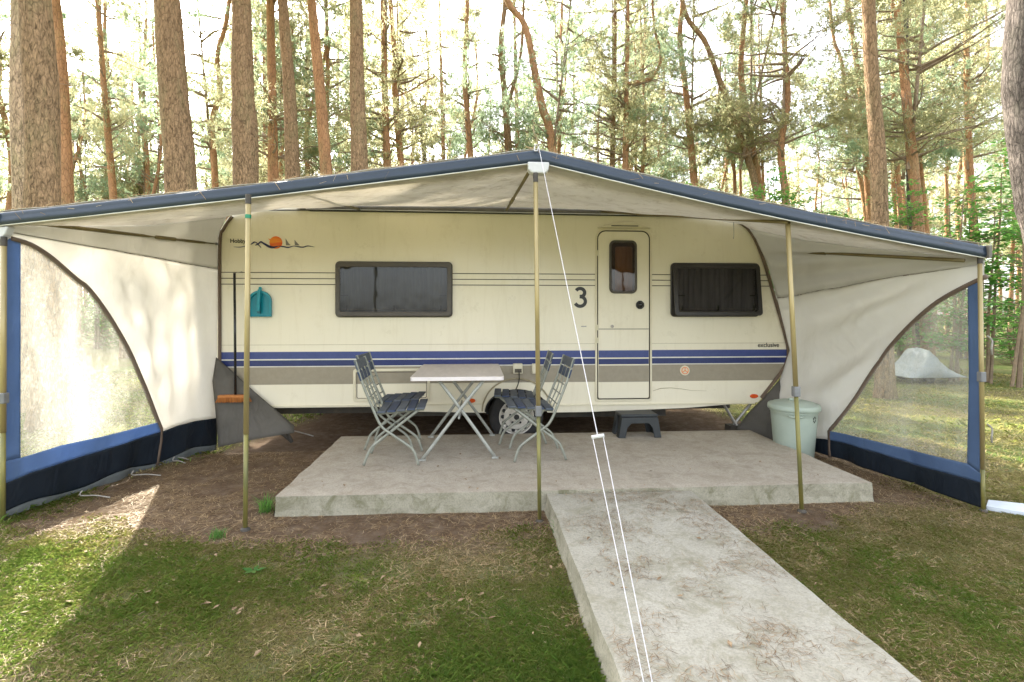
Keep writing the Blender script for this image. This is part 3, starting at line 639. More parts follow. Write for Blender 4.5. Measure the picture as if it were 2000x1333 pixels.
pole((-3.165, 3.655, 1.90), (-3.17, 3.655, 0), .83, .6, r=.0165)
def rafter(a, b, r=.0125, joint=.6):
    a = Vector(a); b = Vector(b); o = MB().tube([a, b], r, 8).build('rafter', 'rafter_pole', aw, smooth=True)
    MB().tube([a.lerp(b, joint), a.lerp(b, joint + .12)], r * 1.35, 8).build('rafter_sleeve', 'rafter_pole', o)
    e = MB(); e.box(b.x - .02, b.x + .02, b.y - .03, b.y + .005, b.z - .012, b.z + .012); e.build('rafter_hook', 'clamp_grey', o)
rafter(FL + Vector((.06, .02, .04)), (C(425, 478)[0], YC - .03, C(425, 478)[1]), .015)
rafter((-1.22, 3.52, 2.235), (C(702, 405)[0], YC - .05, 2.50))
rafter((.36, 3.45, 2.37), (C(988, 405)[0], YC - .05, 2.50))
rafter((2.15, 3.42, 2.03), (C(1170, 411)[0], YC - .05, 2.505))
rafter((3.46, 3.42, 1.775), (C(1503, 490)[0] - .06, YC - .05, C(1503, 490)[1]), .014)
sp_ = atY(1432, 409, 4.0); MB().tube(smoothpts([sp_, sp_ + Vector((.003, 0, -.08)), sp_ + Vector((.006, 0, -.2)), sp_ + Vector((.002, 0, -.24))], 4), .003, 5).build('hanging_cord', 'strap_grey', aw)

# side walls: (s, z) coordinates, s from the front corner to the caravan
class Wall:
    def __init__(w, A, Bx, sgn): w.AR = None; w.edge = 0 if sgn > 0 else 1; w.A = Vector((*A, 0)); w.Bx = Bx; w.sgn = sgn
    def base(w, s, z): return Vector((w.A.x + (interp(w.Bx, z) - w.A.x) * s, w.A.y + (YC - .03 - w.A.y) * s, z))
    def pt(w, s, z, off=0):
        p = w.base(s, z); n = w.sgn
        d = math.sin(math.pi * min(1, max(0, s))) * ((float(fbm(s * 5 + z * 1.5, z * 1.1 - s * 2, 1, 31)) - .5) * .10 + (float(fbm(s * 16 - z * 5, z * 2.0 + s * 4, 1, 37)) - .5) * .03)
        if n < 0:
            th = math.atan2(1.85 - z, .25 + s * 2.1); rad_ = math.hypot(1.85 - z, s * 2.1)
            d += .048 * math.sin(th * 34 + 1.5 * math.sin(th * 7)) * min(1, rad_ / .9) * max(0, min(1, (z - .3) * 3)) * max(0, math.sin(math.pi * min(1, max(0, s)))) ** .5
        else: d += .012 * math.sin(s * 46 + z * 2.2 + 2 * math.sin(s * 9)) * max(0, min(1, (2.1 - z))) * max(0, math.sin(math.pi * min(1, max(0, s)))) ** .5
        if w.AR: d *= .06 + .94 * min(1, max(0, (z - w.AR(s)) / .35))
        lowz = max(0, 1 - z / .45); d += lowz * (math.sin(s * 19) * .025 + math.sin(s * 41 + 1) * .010) * math.sin(math.pi * s)
        d -= .05 * max(0, 1 - z / .30) * math.sin(math.pi * s)
        e = roofpt(w.edge, min(1, max(0, s))); k = min(1, max(0, (z - e.z + .4) / .4)); p.x += (e.x - w.base(s, e.z).x) * k * k + n * (d * (1 - k) + off); return p
    def inv(w, px, py):
        s = .5
        for _ in range(60):
            d = ray(px, py); z = CAMZ + d.z * (w.base(s, 1).y / d.y); q = w.base(s, z); t = q.y / d.y; x = d.x * t
            dx = x - q.x; den = (d.x / d.y) * (YC - .03 - w.A.y) - (interp(w.Bx, z) - w.A.x); s -= dx / den
            s = max(-.1, min(1.1, s))
        return s, z
def panel(w, name, m, s0, s1, lo, hi, parent, nu=60, nv=24, off=0):
    def f(u, v):
        s = s0 + (s1 - s0) * u; a = lo(s); b = max(hi(s), a + .0005); return tuple(w.pt(s, a + (b - a) * v, off))
    return MB().grid(f, nu, nv).build(name, m, parent, smooth=True, solid=.002)
def curve(w, pts): q = sorted(w.inv(*p) for p in pts); return lambda s: interp(q, s)
def wallset(w, wn, top, seam, archp, flap, blue, strap, hem):
    T, SE, FLP, BL = [curve(w, p) for p in (top, seam, flap, blue)]
    T = lambda s: roofpt(w.edge, min(1, max(0, s))).z + .004
    aq = [w.inv(*p) for p in archp]; AR = lambda s: interp(sorted(aq), s); w.AR = AR; sa = max(q[0] for q in aq); sblue = max(q[0] for q in [w.inv(*strap)])
    side = thing if False else None
    wl = panel(w, 'side_wall', 'wall_cloth', 0, 1, lambda s: AR(s) if s < sa else FLP(s), lambda s: max(SE(s), AR(s) if s < sa else 0), aw, 110, 40)
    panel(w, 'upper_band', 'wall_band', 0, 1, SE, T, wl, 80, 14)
    panel(w, 'mud_flap', 'mud_flap', 0, 1, lambda s: .02 + hem * (.035 + .02 * math.sin(s * 17)), FLP, wl, 110, 12)
    if hem: panel(w, 'hem', 'hem_grey', 0, 1, lambda s: -.02, lambda s: .02 + hem * (.035 + .02 * math.sin(s * 17)), wl, 80, 3, -.004)
    fr = panel(w, 'window_border', 'blue_cloth', 0, sa, FLP, lambda s: min(BL(s), AR(s)), wl, 80, 6)
    panel(w, 'border_strip', 'blue_cloth', 0.01, sblue, BL, AR, fr, 8, 40)
    panel(w, 'clear_window', 'clear_pvc', sblue, sa, BL, AR, wl, 70, 40)
    P = [w.pt(s, z, -.004) for s, z in [(q[0], q[1]) for q in sorted(aq, key=lambda q: q[0])]]
    P = [w.pt(q.x, q.y, -.006) for q in smoothpts([(s, z, 0) for s, z in sorted(aq, key=lambda q: q[0])], 4)]
    P += [w.pt(sa + .004, FLP(sa) * k, -.008) for k in (.7, .35, .05)]
    MB().tube(P, .017, 6, flat=1).build('arch_binding', 'brown_binding', wl, smooth=True)
    MB().tube([w.pt(k / 40, SE(k / 40), -.004) for k in range(41)], .006, 5).build('seam_binding', 'brown_binding', wl, smooth=True)
    return wl, aq
LW = Wall((-3.185, 3.66), [(0, -2.70), (2.15, -2.69), (2.28, -2.65), (2.4, -2.57)], 1)
wl1, _ = wallset(LW, 'left', [(12, 442), (150, 427), (436, 421)], [(24, 455), (425, 526)],
        [(22, 466), (60, 478), (100, 503), (150, 545), (172, 562), (200, 598), (230, 645), (255, 690), (275, 735), (293, 780), (305, 812), (316, 838)],
        [(10, 945), (60, 924), (120, 905), (200, 880), (320, 842), (330, 838), (345, 832), (380, 823), (436, 815)],
        [(16, 900), (50, 892), (120, 870), (200, 853), (318, 823)], (40, 700), 1.0)
RW = Wall((3.565, 3.38), [(0, 3.22), (.4, 3.28), (.75, 3.42), (.98, 3.50), (1.5, 3.37), (1.95, 3.24), (2.25, 3.10), (2.4, 3.0)], -1)
wl2, _ = wallset(RW, 'right', [(1938, 508), (1750, 492), (1480, 452)], [(1930, 515), (1760, 540), (1525, 582)],
        [(1925, 540), (1880, 562), (1830, 590), (1790, 623), (1758, 655), (1725, 695), (1695, 738), (1670, 777), (1650, 805), (1632, 826), (1617, 842)],
        [(1915, 943), (1850, 925), (1780, 908), (1720, 887), (1660, 870), (1608, 858), (1540, 852)],
        [(1915, 925), (1890, 906), (1800, 885), (1740, 870), (1690, 857), (1612, 841)], (1891, 800), 0)
# grey draught flaps beside the caravan ends
def flap(pts, Y0, name, m, bul=.03):
    q = [atY(px, py, Y0 + dy) for px, py, dy in pts]
    c = sum(q, Vector((0, 0, 0))) / len(q); mb = MB(); n = len(q)
    P = []; 
    for k in range(n):
        for t in range(6): P.append(q[k].lerp(q[(k + 1) % n], t / 6))
    rings = 8
    vs = []
    for r_ in range(rings):
        f = 1 - r_ / rings
        for p in P:
            v = c.lerp(p, f); v = v + Vector((0, -(float(fbm(v.x * 4, v.z * 4, 1, 12)) - .3) * bul * (1 - f ** 6) * 2, 0)); vs.append(v)
    vs.append(c + Vector((0, -bul * .5, 0))); k = len(P); fs = []
    for r_ in range(rings - 1):
        for i in range(k): fs.append((r_ * k + i, r_ * k + (i + 1) % k, (r_ + 1) * k + (i + 1) % k, (r_ + 1) * k + i))
    fs += [((rings - 1) * k + i, (rings - 1) * k + (i + 1) % k, rings * k) for i in range(k)]
    return mb.add(vs, fs).build(name, m, aw, smooth=True, solid=.003)
flap([(422, 698, 0), (450, 722, 0), (500, 768, 0), (545, 806, -.05), (575, 832, -.1), (574, 846, -.15), (500, 858, -.25), (426, 874, -.20), (422, 815, -.15), (415, 745, -.08)], YC - .05, 'draught_flap', 'skirt_grey')
flap([(1546, 702, 0), (1538, 738, 0), (1524, 762, 0), (1535, 800, -.1), (1590, 860, -.5), (1560, 885, -.5), (1500, 868, -.2), (1438, 838, 0), (1462, 806, .02), (1490, 778, .01), (1520, 745, 0)], YC - .03, 'draught_flap', 'skirt_grey', .03)
MB().tube([atZ(575, 842, .06), atZ(598, 848, .02), atZ(612, 852, .01)], .007, 5).build('peg_strap', 'strap_grey', aw)
for (a_, b_) in (((157, 968), (215, 972)), ((258, 928), (314, 929)), ((338, 893), (368, 898)), ((338, 900), (362, 905)), ((436, 862), (444, 866)), ((1700, 952), (1688, 975))):
    p, q_ = atZ(*a_, .03), atZ(*b_, .012); MB().tube(smoothpts([p + Vector((0, .02, .03)), p, p.lerp(q_, .5) + Vector((0, 0, .008)), q_], 4), .005, 5).build('peg_strap', 'strap_grey', aw)
MB().tube(smoothpts([RW.pt(.04, .42, -.02), RW.pt(.055, .36, -.02), RW.pt(.06, .28, -.02), RW.pt(.045, .22, -.02)], 4), .006, 5).build('window_tie', 'strap_grey', aw)
MB().tube(smoothpts([LW.pt(.08, .42, -.03), LW.pt(.05, .36, -.03), LW.pt(.07, .30, -.03)], 4), .005, 5).build('window_tie', 'strap_grey', aw)
for zz in (1.24, .62): 
    MB().tube(smoothpts([(3.575, 3.36, zz), (3.60, 3.35, zz - .03), (3.585, 3.34, zz - .09), (3.61, 3.36, zz - .13)], 4), .006, 5).build('pole_tie', 'strap_grey', aw)

# guy rope
gp = Vector((FP.x + .0, FP.y - .02, FP.z + .10)); ga = Vector((.527, 1.40, .122))
gr = thing('guy_rope', 'white guy rope running from the awning peak down to the concrete path edge', 'rope', tuple(ga))
best = min(range(200), key=lambda k: abs((lambda p: HOR + 1000 * (CAMZ - p.z) / (p.x * SN + p.y * CS))(gp.lerp(ga, k / 200)) - 855)); sp = gp.lerp(ga, best / 200)
MB().tube([gp, sp], .0021, 6).build('upper_rope', 'rope_white', gr)
sid = Vector((.022, 0, 0)); sl_ = MB().tube([sp - sid * 1.15 + Vector((0, 0, -.004)), sp + sid * 1.15 + Vector((0, 0, .004))], .008, 8).build('slider', 'white_plastic', gr, smooth=True)
for s_ in (-1, 1): MB().tube([sp + sid * s_, ga + Vector((.011 * s_, 0, 0))], .0019, 6).build('lower_rope', 'rope_white', gr)
MB().tube([ga + Vector((0, 0, .03)), ga + Vector((0, .02, -.1))], .006, 6).build('peg', 'galvanised', gr)
MB().tube(smoothpts([gp, gp + Vector((-.02, 0, .01)), gp + Vector((-.03, -.01, -.03)), gp + Vector((-.01, -.02, -.035)), gp], 4), .004, 5).build('knot', 'rope_white', gr)
MB().tube(smoothpts([gp + Vector((.0, 0, -.02)), gp + Vector((-.01, 0, .05)), gp + Vector((-.03, 0, .09)), gp + Vector((-.035, 0, .14))], 5), .005, 6).build('pole_spike', 'rafter_pole', gr)

# ------------------------------------------------------------------ table and chairs
ZS = SLAB[4] + .001
tx0, tx1, ty0, ty1 = -.56, .228, 4.33, 5.42
tb = thing('folding_table', 'grey topped folding table with white rim and crossed metal legs on slab', 'table', (-.166, 4.87, ZS))
mt = MB(); rc = rrect(tx0, tx1, ty0, ty1, .03); k = len(rc)
mt.add([(x, y, ZS + .722) for x, y in rc], [tuple(range(k))], 0)
mt.add([(x, y, ZS + .722) for x, y in rc] + [(x, y, ZS + .690) for x, y in rc], [(i, (i + 1) % k, k + (i + 1) % k, k + i) for i in range(k)] + [tuple(range(k, 2 * k))], 1)
mt.build('tabletop', ['table_top', 'table_edge'], tb)
for (yy, da) in ((4.40, 0), (5.22, .03)):
    fa, fb = -.465, .155
    for (x0_, x1_, dy) in ((fa, .06, 0), (fb, -.335, .035)):
        lg_ = MB().tube(smoothpts([(x0_, yy + dy, ZS + .012), ((x0_ + x1_) / 2, yy + dy, ZS + .36), (x1_, yy + dy, ZS + .69)], 3), .0145, 8, flat=.6).build('leg', 'table_metal', tb, smooth=True)
        MB().box(x0_ - .03, x0_ + .03, yy + dy - .012, yy + dy + .012, ZS, ZS + .016).build('foot', 'table_metal', lg_, bevel=.004)
br = MB(); br.tube([(-.155, 4.40, ZS + .36), (-.155, 5.28, ZS + .36)], .010, 8); br.tube([(.06, 4.38, ZS + .68), (.06, 5.28, ZS + .68)], .010, 8); br.tube([(-.335, 4.38, ZS + .68), (-.335, 5.28, ZS + .68)], .010, 8)
br.build('crossbar', 'table_metal', tb, smooth=True)

def make_chair():
    t = thing('folding_chair', 'x', 'chair', (0, 0, 0)); W_ = .42
    for y_, d in ((0, 1), (W_, -1)):
        MB().tube(smoothpts([(-.062, y_, .875), (-.008, y_, .70), (.083, y_, .47), (.145, y_, .338), (.216, y_, .275), (.37, y_, .165), (.415, y_, .11), (.448, y_, .008)], 4), .0115, 8, flat=.75).build('upright', 'chair_metal', t, smooth=True)
        yy = y_ + d * .03
        MB().tube(smoothpts([(.44, yy, .452), (.216, yy, .275), (.075, yy, .165), (.04, yy, .11), (0, yy, .008)], 4), .0115, 8, flat=.75).build('leg', 'chair_metal', t, smooth=True)
        MB().tube([(.11, y_ + d * .045, .425), (.49, y_ + d * .045, .455)], .009, 6).build('seat_rail', 'chair_metal', t)
    for s_ in (.14, .28): 
        MB().tube([(-.04, s_, .80), (.03, s_, .58), (.10, s_, .43)], .006, 6).build('back_rod', 'chair_metal', t)
    for (x, z) in ((.012, .645), (.045, .565), (.078, .485)): MB().tube([(x, 0, z), (x, W_, z)], .0055, 6).build('rung', 'chair_metal', t)
    for (x, z) in ((.45, .02), (.002, .02), (.216, .275)): 
        if z > .1: MB().tube([(x, 0, z), (x, W_, z)], .007, 6).build('rung', 'chair_metal', t)
    for k in range(5):
        x = .115 + k * .079; z = .44 + k * .0062
        MB().box(x, x + .068, -.01, W_ + .01, z, z + .016).build('seat_slat', 'chair_slat' if k % 2 else 'chair_slat_worn', t, bevel=.004)
    for z, m_ in ((.795, 'chair_slat_worn'), (.705, 'chair_slat')):
        dx = -.062 + (.875 - z) * .31; mb = MB(); mb.add([(dx - .012, -.015, z + .003), (dx + .002, -.015, z), (dx + .002 - .022, -.015, z + .072), (dx - .036, -.015, z + .075)] + [(dx - .012, W_ + .015, z + .003), (dx + .002, W_ + .015, z), (dx - .020, W_ + .015, z + .072), (dx - .036, W_ + .015, z + .075)],
               [(0, 1, 2, 3), (4, 7, 6, 5), (0, 4, 5, 1), (1, 5, 6, 2), (2, 6, 7, 3), (3, 7, 4, 0)]); mb.build('back_slat', m_, t, bevel=.004)
    return t
ch0 = make_chair()
cspots = [(-.93, 4.25, 2, 'blue slatted folding chair left of the table, nearer the camera'),
          (-1.03, 4.74, -3, 'blue slatted folding chair left of the table, nearer the caravan'),
          (.745, 4.72, 182, 'blue slatted folding chair right of the table, in front near the middle pole'),
          (.68, 5.26, 177, 'blue slatted folding chair right of the table, close to the caravan wheel')]
for k, (x, y, a, lb) in enumerate(cspots):
    c = ch0 if k == 0 else copy_tree(ch0); c.location = (x, y, ZS); c.rotation_euler = (0, 0, R(a)); c['label'] = lb; c['group'] = 'folding chairs round the table'

# ------------------------------------------------------------------ step stool
sx0, sx1, sy0, sy1, h = 1.42, 1.86, 5.06, 5.33, .235
stl = thing('step_stool', 'dark grey plastic step stool on the slab under the caravan door', 'step stool', ((sx0 + sx1) / 2, 5.2, ZS))
MB().prism([(x, y) for x, y in rrect(sx0 + .03, sx1 - .03, ZS + h - .03, ZS + h, .008)], sy0 + .02, sy1 - .02).build('step_top', 'stool_plastic', stl, bevel=.01)
fr = [(sx0 + .035, ZS + h - .03), (sx1 - .035, ZS + h - .03), (sx1, ZS), (sx1 - .07, ZS), (sx1 - .09, ZS + .10), (sx1 - .13, ZS + .145), (sx0 + .13, ZS + .145), (sx0 + .09, ZS + .10), (sx0 + .07, ZS), (sx0, ZS)]
for ya, yb in ((sy0, sy0 + .02), (sy1 - .02, sy1)): MB().prism(fr, ya, yb).build('side_panel', 'stool_plastic', stl, bevel=.004)
for sg, xb, xt in ((1, sx0, sx0 + .035), (-1, sx1, sx1 - .035)):
    MB().add([(xb, sy0 + .02, ZS), (xb + sg * .02, sy0 + .02, ZS), (xt + sg * .02, sy0 + .02, ZS + h - .03), (xt, sy0 + .02, ZS + h - .03), (xb, sy0 + .09, ZS), (xb + sg * .02, sy0 + .09, ZS), (xt + sg * .02, sy0 + .09, ZS + h - .03), (xt, sy0 + .09, ZS + h - .03)],
             [(0, 1, 2, 3), (4, 7, 6, 5), (0, 4, 5, 1), (1, 5, 6, 2), (2, 6, 7, 3), (3, 7, 4, 0)]).build('leg_web', 'stool_plastic', stl)
    MB().add([(xb, sy1 - .09, ZS), (xb + sg * .02, sy1 - .09, ZS), (xt + sg * .02, sy1 - .09, ZS + h - .03), (xt, sy1 - .09, ZS + h - .03), (xb, sy1 - .02, ZS), (xb + sg * .02, sy1 - .02, ZS), (xt + sg * .02, sy1 - .02, ZS + h - .03), (xt, sy1 - .02, ZS + h - .03)],
             [(0, 1, 2, 3), (4, 7, 6, 5), (0, 4, 5, 1), (1, 5, 6, 2), (2, 6, 7, 3), (3, 7, 4, 0)]).build('leg_web', 'stool_plastic', stl)

# ------------------------------------------------------------------ bin
bc = (3.085, 4.80, .0)
bn = thing('waste_bin', 'pale green plastic bin with a lid beside the slab corner', 'bin', bc)
MB().lathe([(.165, 0), (.172, .01), (.203, .40), (.206, .44), (.212, .445), (.212, .47), (.2, .47)], bc, 40).build('bin_body', 'bin_plastic', bn, smooth=True)
ld = MB().lathe([(.213, .462), (.228, .465), (.233, .475), (.231, .505), (.222, .518), (.20, .520), (.185, .532), (.12, .548), (.05, .552), (.001, .553)], bc, 40).build('lid', 'bin_plastic', bn, smooth=True)
MB().box(bc[0] - .055, bc[0] + .055, bc[1] - .018, bc[1] + .018, .548, .572).build('lid_handle', 'bin_plastic', ld, bevel=.01)
MB().tube(smoothpts([(bc[0] - .155, bc[1] - .155, .43), (bc[0] - .14, bc[1] - .19, .425), (bc[0] - .07, bc[1] - .215, .425), (bc[0] - .045, bc[1] - .205, .43)], 4), .009, 8).build('handle', 'bin_plastic', bn, smooth=True)
em = MB(); ea = math.atan2(-.19, .085)
def onbin(a, z): r = interp([(0, .172), (.4, .206)], z) + .001; return Vector((bc[0] + r * math.cos(a), bc[1] + r * math.sin(a), z))
for k in range(6):
    t0_, t1_ = R(60 * k + 30), R(60 * k + 70); em.tube([onbin(ea + .085 * math.cos(t0_), .395 + .022 * math.sin(t0_)), onbin(ea + .085 * math.cos(t1_), .395 + .022 * math.sin(t1_))], .003, 4)
    em.tube([onbin(ea + .085 * math.cos(t0_), .395 + .022 * math.sin(t0_)), onbin(ea + .12 * math.cos(t0_), .395 + .032 * math.sin(t0_))], .003, 4)
em.build('emblem', 'lettering', bn)

# ------------------------------------------------------------------ broom, dustpan
YB = YC - .17
b0 = atY(460, 772, YB); b1 = atY(458, 534, YB)
bm_ = thing('broom', 'broom with black handle and orange brown head hung on the caravan', 'broom', tuple(b0))
MB().tube([b0, b1], .0125, 10).build('handle', 'black_plastic', bm_, smooth=True)
MB().tube([b1, b1 + Vector((0, .08, .015)), b1 + Vector((0, .17, .03))], .003, 5).build('hook', 'galvanised', bm_)
MB().box(b0.x - .155, b0.x + .13, YB - .05, YB + .02, b0.z - .022, b0.z + .004).build('head', 'broom_wood', bm_, bevel=.006)
br_ = MB()
for k in range(46):
    for r_ in range(4):
        x = b0.x - .15 + .275 * k / 45; y = YB - .043 + .055 * r_ / 3; dx = (k / 45 - .5) * .05 + rnd.uniform(-.006, .006); br_.add([(x - .003, y, b0.z - .02), (x + .003, y, b0.z - .02), (x + dx + .0035, y + rnd.uniform(-.006, .006), b0.z - .068 + rnd.uniform(-.004, .004)), (x + dx - .0035, y, b0.z - .068)], [(0, 1, 2, 3)])
br_.build('bristles', 'broom_bristle', bm_)
d0x, d0z = C(488, 619); d1x, d1z = C(532, 583); dcx = (d0x + d1x) / 2; rr_ = (d1x - d0x) / 2
dp = thing('dustpan', 'turquoise dustpan with matching hand brush hanging on the caravan', 'dustpan', (dcx, YC - .02, d0z))
half = [(d0x, d0z)] + [(dcx - rr_ * math.cos(a), d1z - .03 + (rr_ * .95) * math.sin(a)) for a in [math.pi * k / 14 for k in range(15)]] + [(d1x, d0z)]
inn = [(dcx + (x - dcx) * .86, d0z + .012 + (z - d0z) * .86) for x, z in half]
MB().prism(half, YC - .018, YC - .010).build('pan', 'teal_plastic', dp)
MB().ring(half, inn, YC - .05, YC - .0175).build('rim', 'teal_plastic', dp, bevel=.004)
MB().prism(rrect(dcx - .013, dcx + .017, d1z + .06, C(510, 561)[1], .012), YC - .04, YC - .016).build('pan_handle', 'teal_plastic', dp, bevel=.006)
bh = MB().prism([(dcx - .022, d0z + .06), (dcx + .012, d0z + .055), (dcx + .022, d1z + .09), (dcx + .002, C(510, 566)[1]), (dcx - .008, d1z + .09)], YC - .075, YC - .052).build('hand_brush', 'teal_plastic', dp, bevel=.006)
MB().prism(rrect(dcx - .02, dcx + .014, d0z + .035, d0z + .16, .01), YC - .055, YC - .03).build('brush_bristles', 'teal_dark', dp)

# ------------------------------------------------------------------ things in the lawn behind
def tarp_mound():
    c = atZ(1797, 745, 0); t = thing('covered_trailer', 'pale grey tarpaulin draped over a low trailer on the far lawn', 'trailer', (c.x, c.y, 0))
    def f(u, v):
        a = (u - .5) * 2; b = (v - .5) * 2; e = max(0, 1 - abs(a) ** 1.3) * max(0, 1 - abs(b) ** 3) ** .5
        z = .13 + e * (.30 + .26 * math.exp(-((a + .12) / .35) ** 2)); z += (float(fbm(a * 5, b * 5, 1, 3)) - .5) * .16 * (e + .1)
        return (c.x + a * .62, c.y + b * .45, z)
    MB().grid(f, 46, 26).build('cover', 'tarp', t, smooth=True, solid=.004)
    MB().box(c.x - .5, c.x + .5, c.y - .35, c.y + .35, .10, .15).build('frame', 'chassis', t)
    for s_ in (-1, 1): MB().lathe([(.05, 0), (.11, 0), (.12, .03), (.11, .07), (.05, .07)], (c.x - .1, c.y + s_ * .33 - .03, .12), 20, axis='y').build('wheel', 'tyre', t, smooth=True)
tarp_mound()
p = atZ(1966, 996, 0)
bd = thing('pale_board', 'flat pale board lying on grass right of the awning corner', 'board', (p.x + .2, p.y, 0))
mbb = MB(); q1, q2, q3, q4 = atZ(1926, 988, .03), atZ(2060, 1010, .03), atZ(2060, 990, .03), atZ(1930, 976, .03)
mbb.add([q1, q2, q3, q4] + [v - Vector((0, 0, .035)) for v in (q1, q2, q3, q4)], [(0, 1, 2, 3), (4, 7, 6, 5), (0, 4, 5, 1), (1, 5, 6, 2), (2, 6, 7, 3), (3, 7, 4, 0)]).build('board_panel', 'pale_board', bd, bevel=.004)
tape = thing('barrier', 'red and white barrier board across the far right clearing', 'barrier', tuple(atT(1870, 612, 22) * Vector((1, 1, 0)).x if False else (atT(1870, 612, 22).x, atT(1870, 612, 22).y, 0)))
q1 = atT(1815, 615, 22); q2 = atT(1945, 619, 23)
MB().add([q1, q2, q2 + Vector((0, 0, .22)), q1 + Vector((0, 0, .22)), q1 + Vector((0, .04, 0)), q2 + Vector((0, .04, 0)), q2 + Vector((0, .04, .22)), q1 + Vector((0, .04, .22))], [(0, 1, 2, 3), (4, 7, 6, 5), (0, 4, 5, 1), (1, 5, 6, 2), (2, 6, 7, 3), (3, 7, 4, 0)]).build('rail', 'red_white', tape)
for q in (q1, q2): MB().tube([(q.x, q.y + .08, 0), (q.x, q.y + .08, q.z + .25)], .04, 8).build('post', 'bark_twig', tape)

# ------------------------------------------------------------------ trees
def blades(P, D, n, ln, wd, rs, spread=1.0):
    """n blades round every point P pointing roughly along D"""
    K = len(P) * n; p = np.repeat(P, n, 0); d = np.repeat(D, n, 0) * (.55) + rs.normal(0, spread * .6, (K, 3)); d /= np.linalg.norm(d, axis=1, keepdims=True)
    s = np.cross(d, rs.normal(0, 1, (K, 3))); s /= np.linalg.norm(s, axis=1, keepdims=True) + 1e-9
    l = ln * rs.uniform(.6, 1.25, (K, 1)); wv = s * wd * .5
    V = np.stack([p - wv * .5, p + wv * .5, p + d * l * .6 + wv, p + d * l, p + d * l * .6 - wv], 1).reshape(-1, 3)
    a = np.arange(K)[:, None] * 5; return V, a + np.array([[0, 1, 2, 3, 4]])
def crown_mesh(seed, h, r, nlimb, mname, tl=.13, tw=.016, per=8, low=0.15):
    rs = np.random.RandomState(seed); rd = random.Random(seed); P = []; D = []; wood = MB(); wood.tube([(0, 0, h * q / 6) for q in range(7)], [.05 - .007 * q for q in range(7)], 6)
    for k in range(nlimb):
        f = rd.random(); z = h * (low * rd.random() if rd.random() < .1 else f); env = math.sin(math.pi * min(1, .12 + .88 * (z / h)) ** .8) ** .7
        ln = r * env * rd.uniform(.55, 1.1) + .3; a = rd.uniform(0, 6.283); rise = rd.uniform(-.05, .45)
        b0_ = Vector((0, 0, z)); d = Vector((math.cos(a), math.sin(a), rise)).normalized(); pts = [b0_]
        for q in range(1, 6):
            pts.append(pts[-1] + (d + Vector((rd.uniform(-.25, .25), rd.uniform(-.25, .25), rd.uniform(-.12, .2)))) .normalized() * ln / 5)
        wood.tube(pts, [.028 * ln / 2 + .008, .022 * ln / 2 + .006, .015, .011, .008, .004], 4, cap=False)
        for q in range(2, 6):
            for _ in range(5 if q > 2 else 3):
                sd_ = (pts[q] - pts[q - 1]).normalized(); o_ = Vector((rd.gauss(0, 1), rd.gauss(0, 1), rd.gauss(0, .5) + .25)).normalized(); e = pts[q - 1].lerp(pts[q], rd.random()); L_ = rd.uniform(.2, .55) * min(1.3, ln / 2 + .3)
                tip = e + (sd_ * .5 + o_).normalized() * L_
                if rd.random() < .5: wood.tube([e, tip], [.006, .003], 3, cap=False)
                for w_ in range(4):
                    P.append(e.lerp(tip, .45 + .55 * w_ / 3) + Vector((rd.gauss(0, .04), rd.gauss(0, .04), rd.gauss(0, .04)))); D.append((tip - e).normalized() + Vector((0, 0, .4)))
    V, F = blades(np.array([tuple(p) for p in P]), np.array([tuple(p) for p in D]), per, tl, tw, rs)
    o = fastmesh('crown', V, [F], [mname]); me = o.data; bpy.data.objects.remove(o)
    wo = wood.build('limbs', 'bark_twig'); wm = wo.data; bpy.data.objects.remove(wo)
    return me, wm
CROWNS = [crown_mesh(1, 8, 2.3, 34, 'pine_needles'), crown_mesh(2, 9, 2.0, 36, 'pine_needles'), crown_mesh(3, 7.5, 2.6, 34, 'pine_needles_cool'),
          crown_mesh(4, 8.5, 2.2, 38, 'pine_needles'), crown_mesh(5, 8, 2.4, 32, 'pine_needles_cool')]
def twigs(mb, path, rd, n, zmin, ln):
    for _ in range(n):
        k = rd.randrange(1, len(path) - 1); p = path[k]
        if p.z < zmin: continue
        a = rd.uniform(0, 6.28); d = Vector((math.cos(a), math.sin(a) * .6, rd.uniform(-.25, .35))); L_ = rd.uniform(.3, 1) * ln; pts = [p]
        for q in range(4): pts.append(pts[-1] + (d + Vector((rd.uniform(-.3, .3), rd.uniform(-.3, .3), rd.uniform(-.2, .3)))) * L_ / 4)
        mb.tube(pts, [.011, .008, .006, .004, .002], 4, cap=False)
        for q in (2, 3): mb.tube([pts[q], pts[q] + Vector((rd.uniform(-.3, .3), rd.uniform(-.3, .3), rd.uniform(-.1, .3))) * L_ * .5], [.006, .002], 3, cap=False)
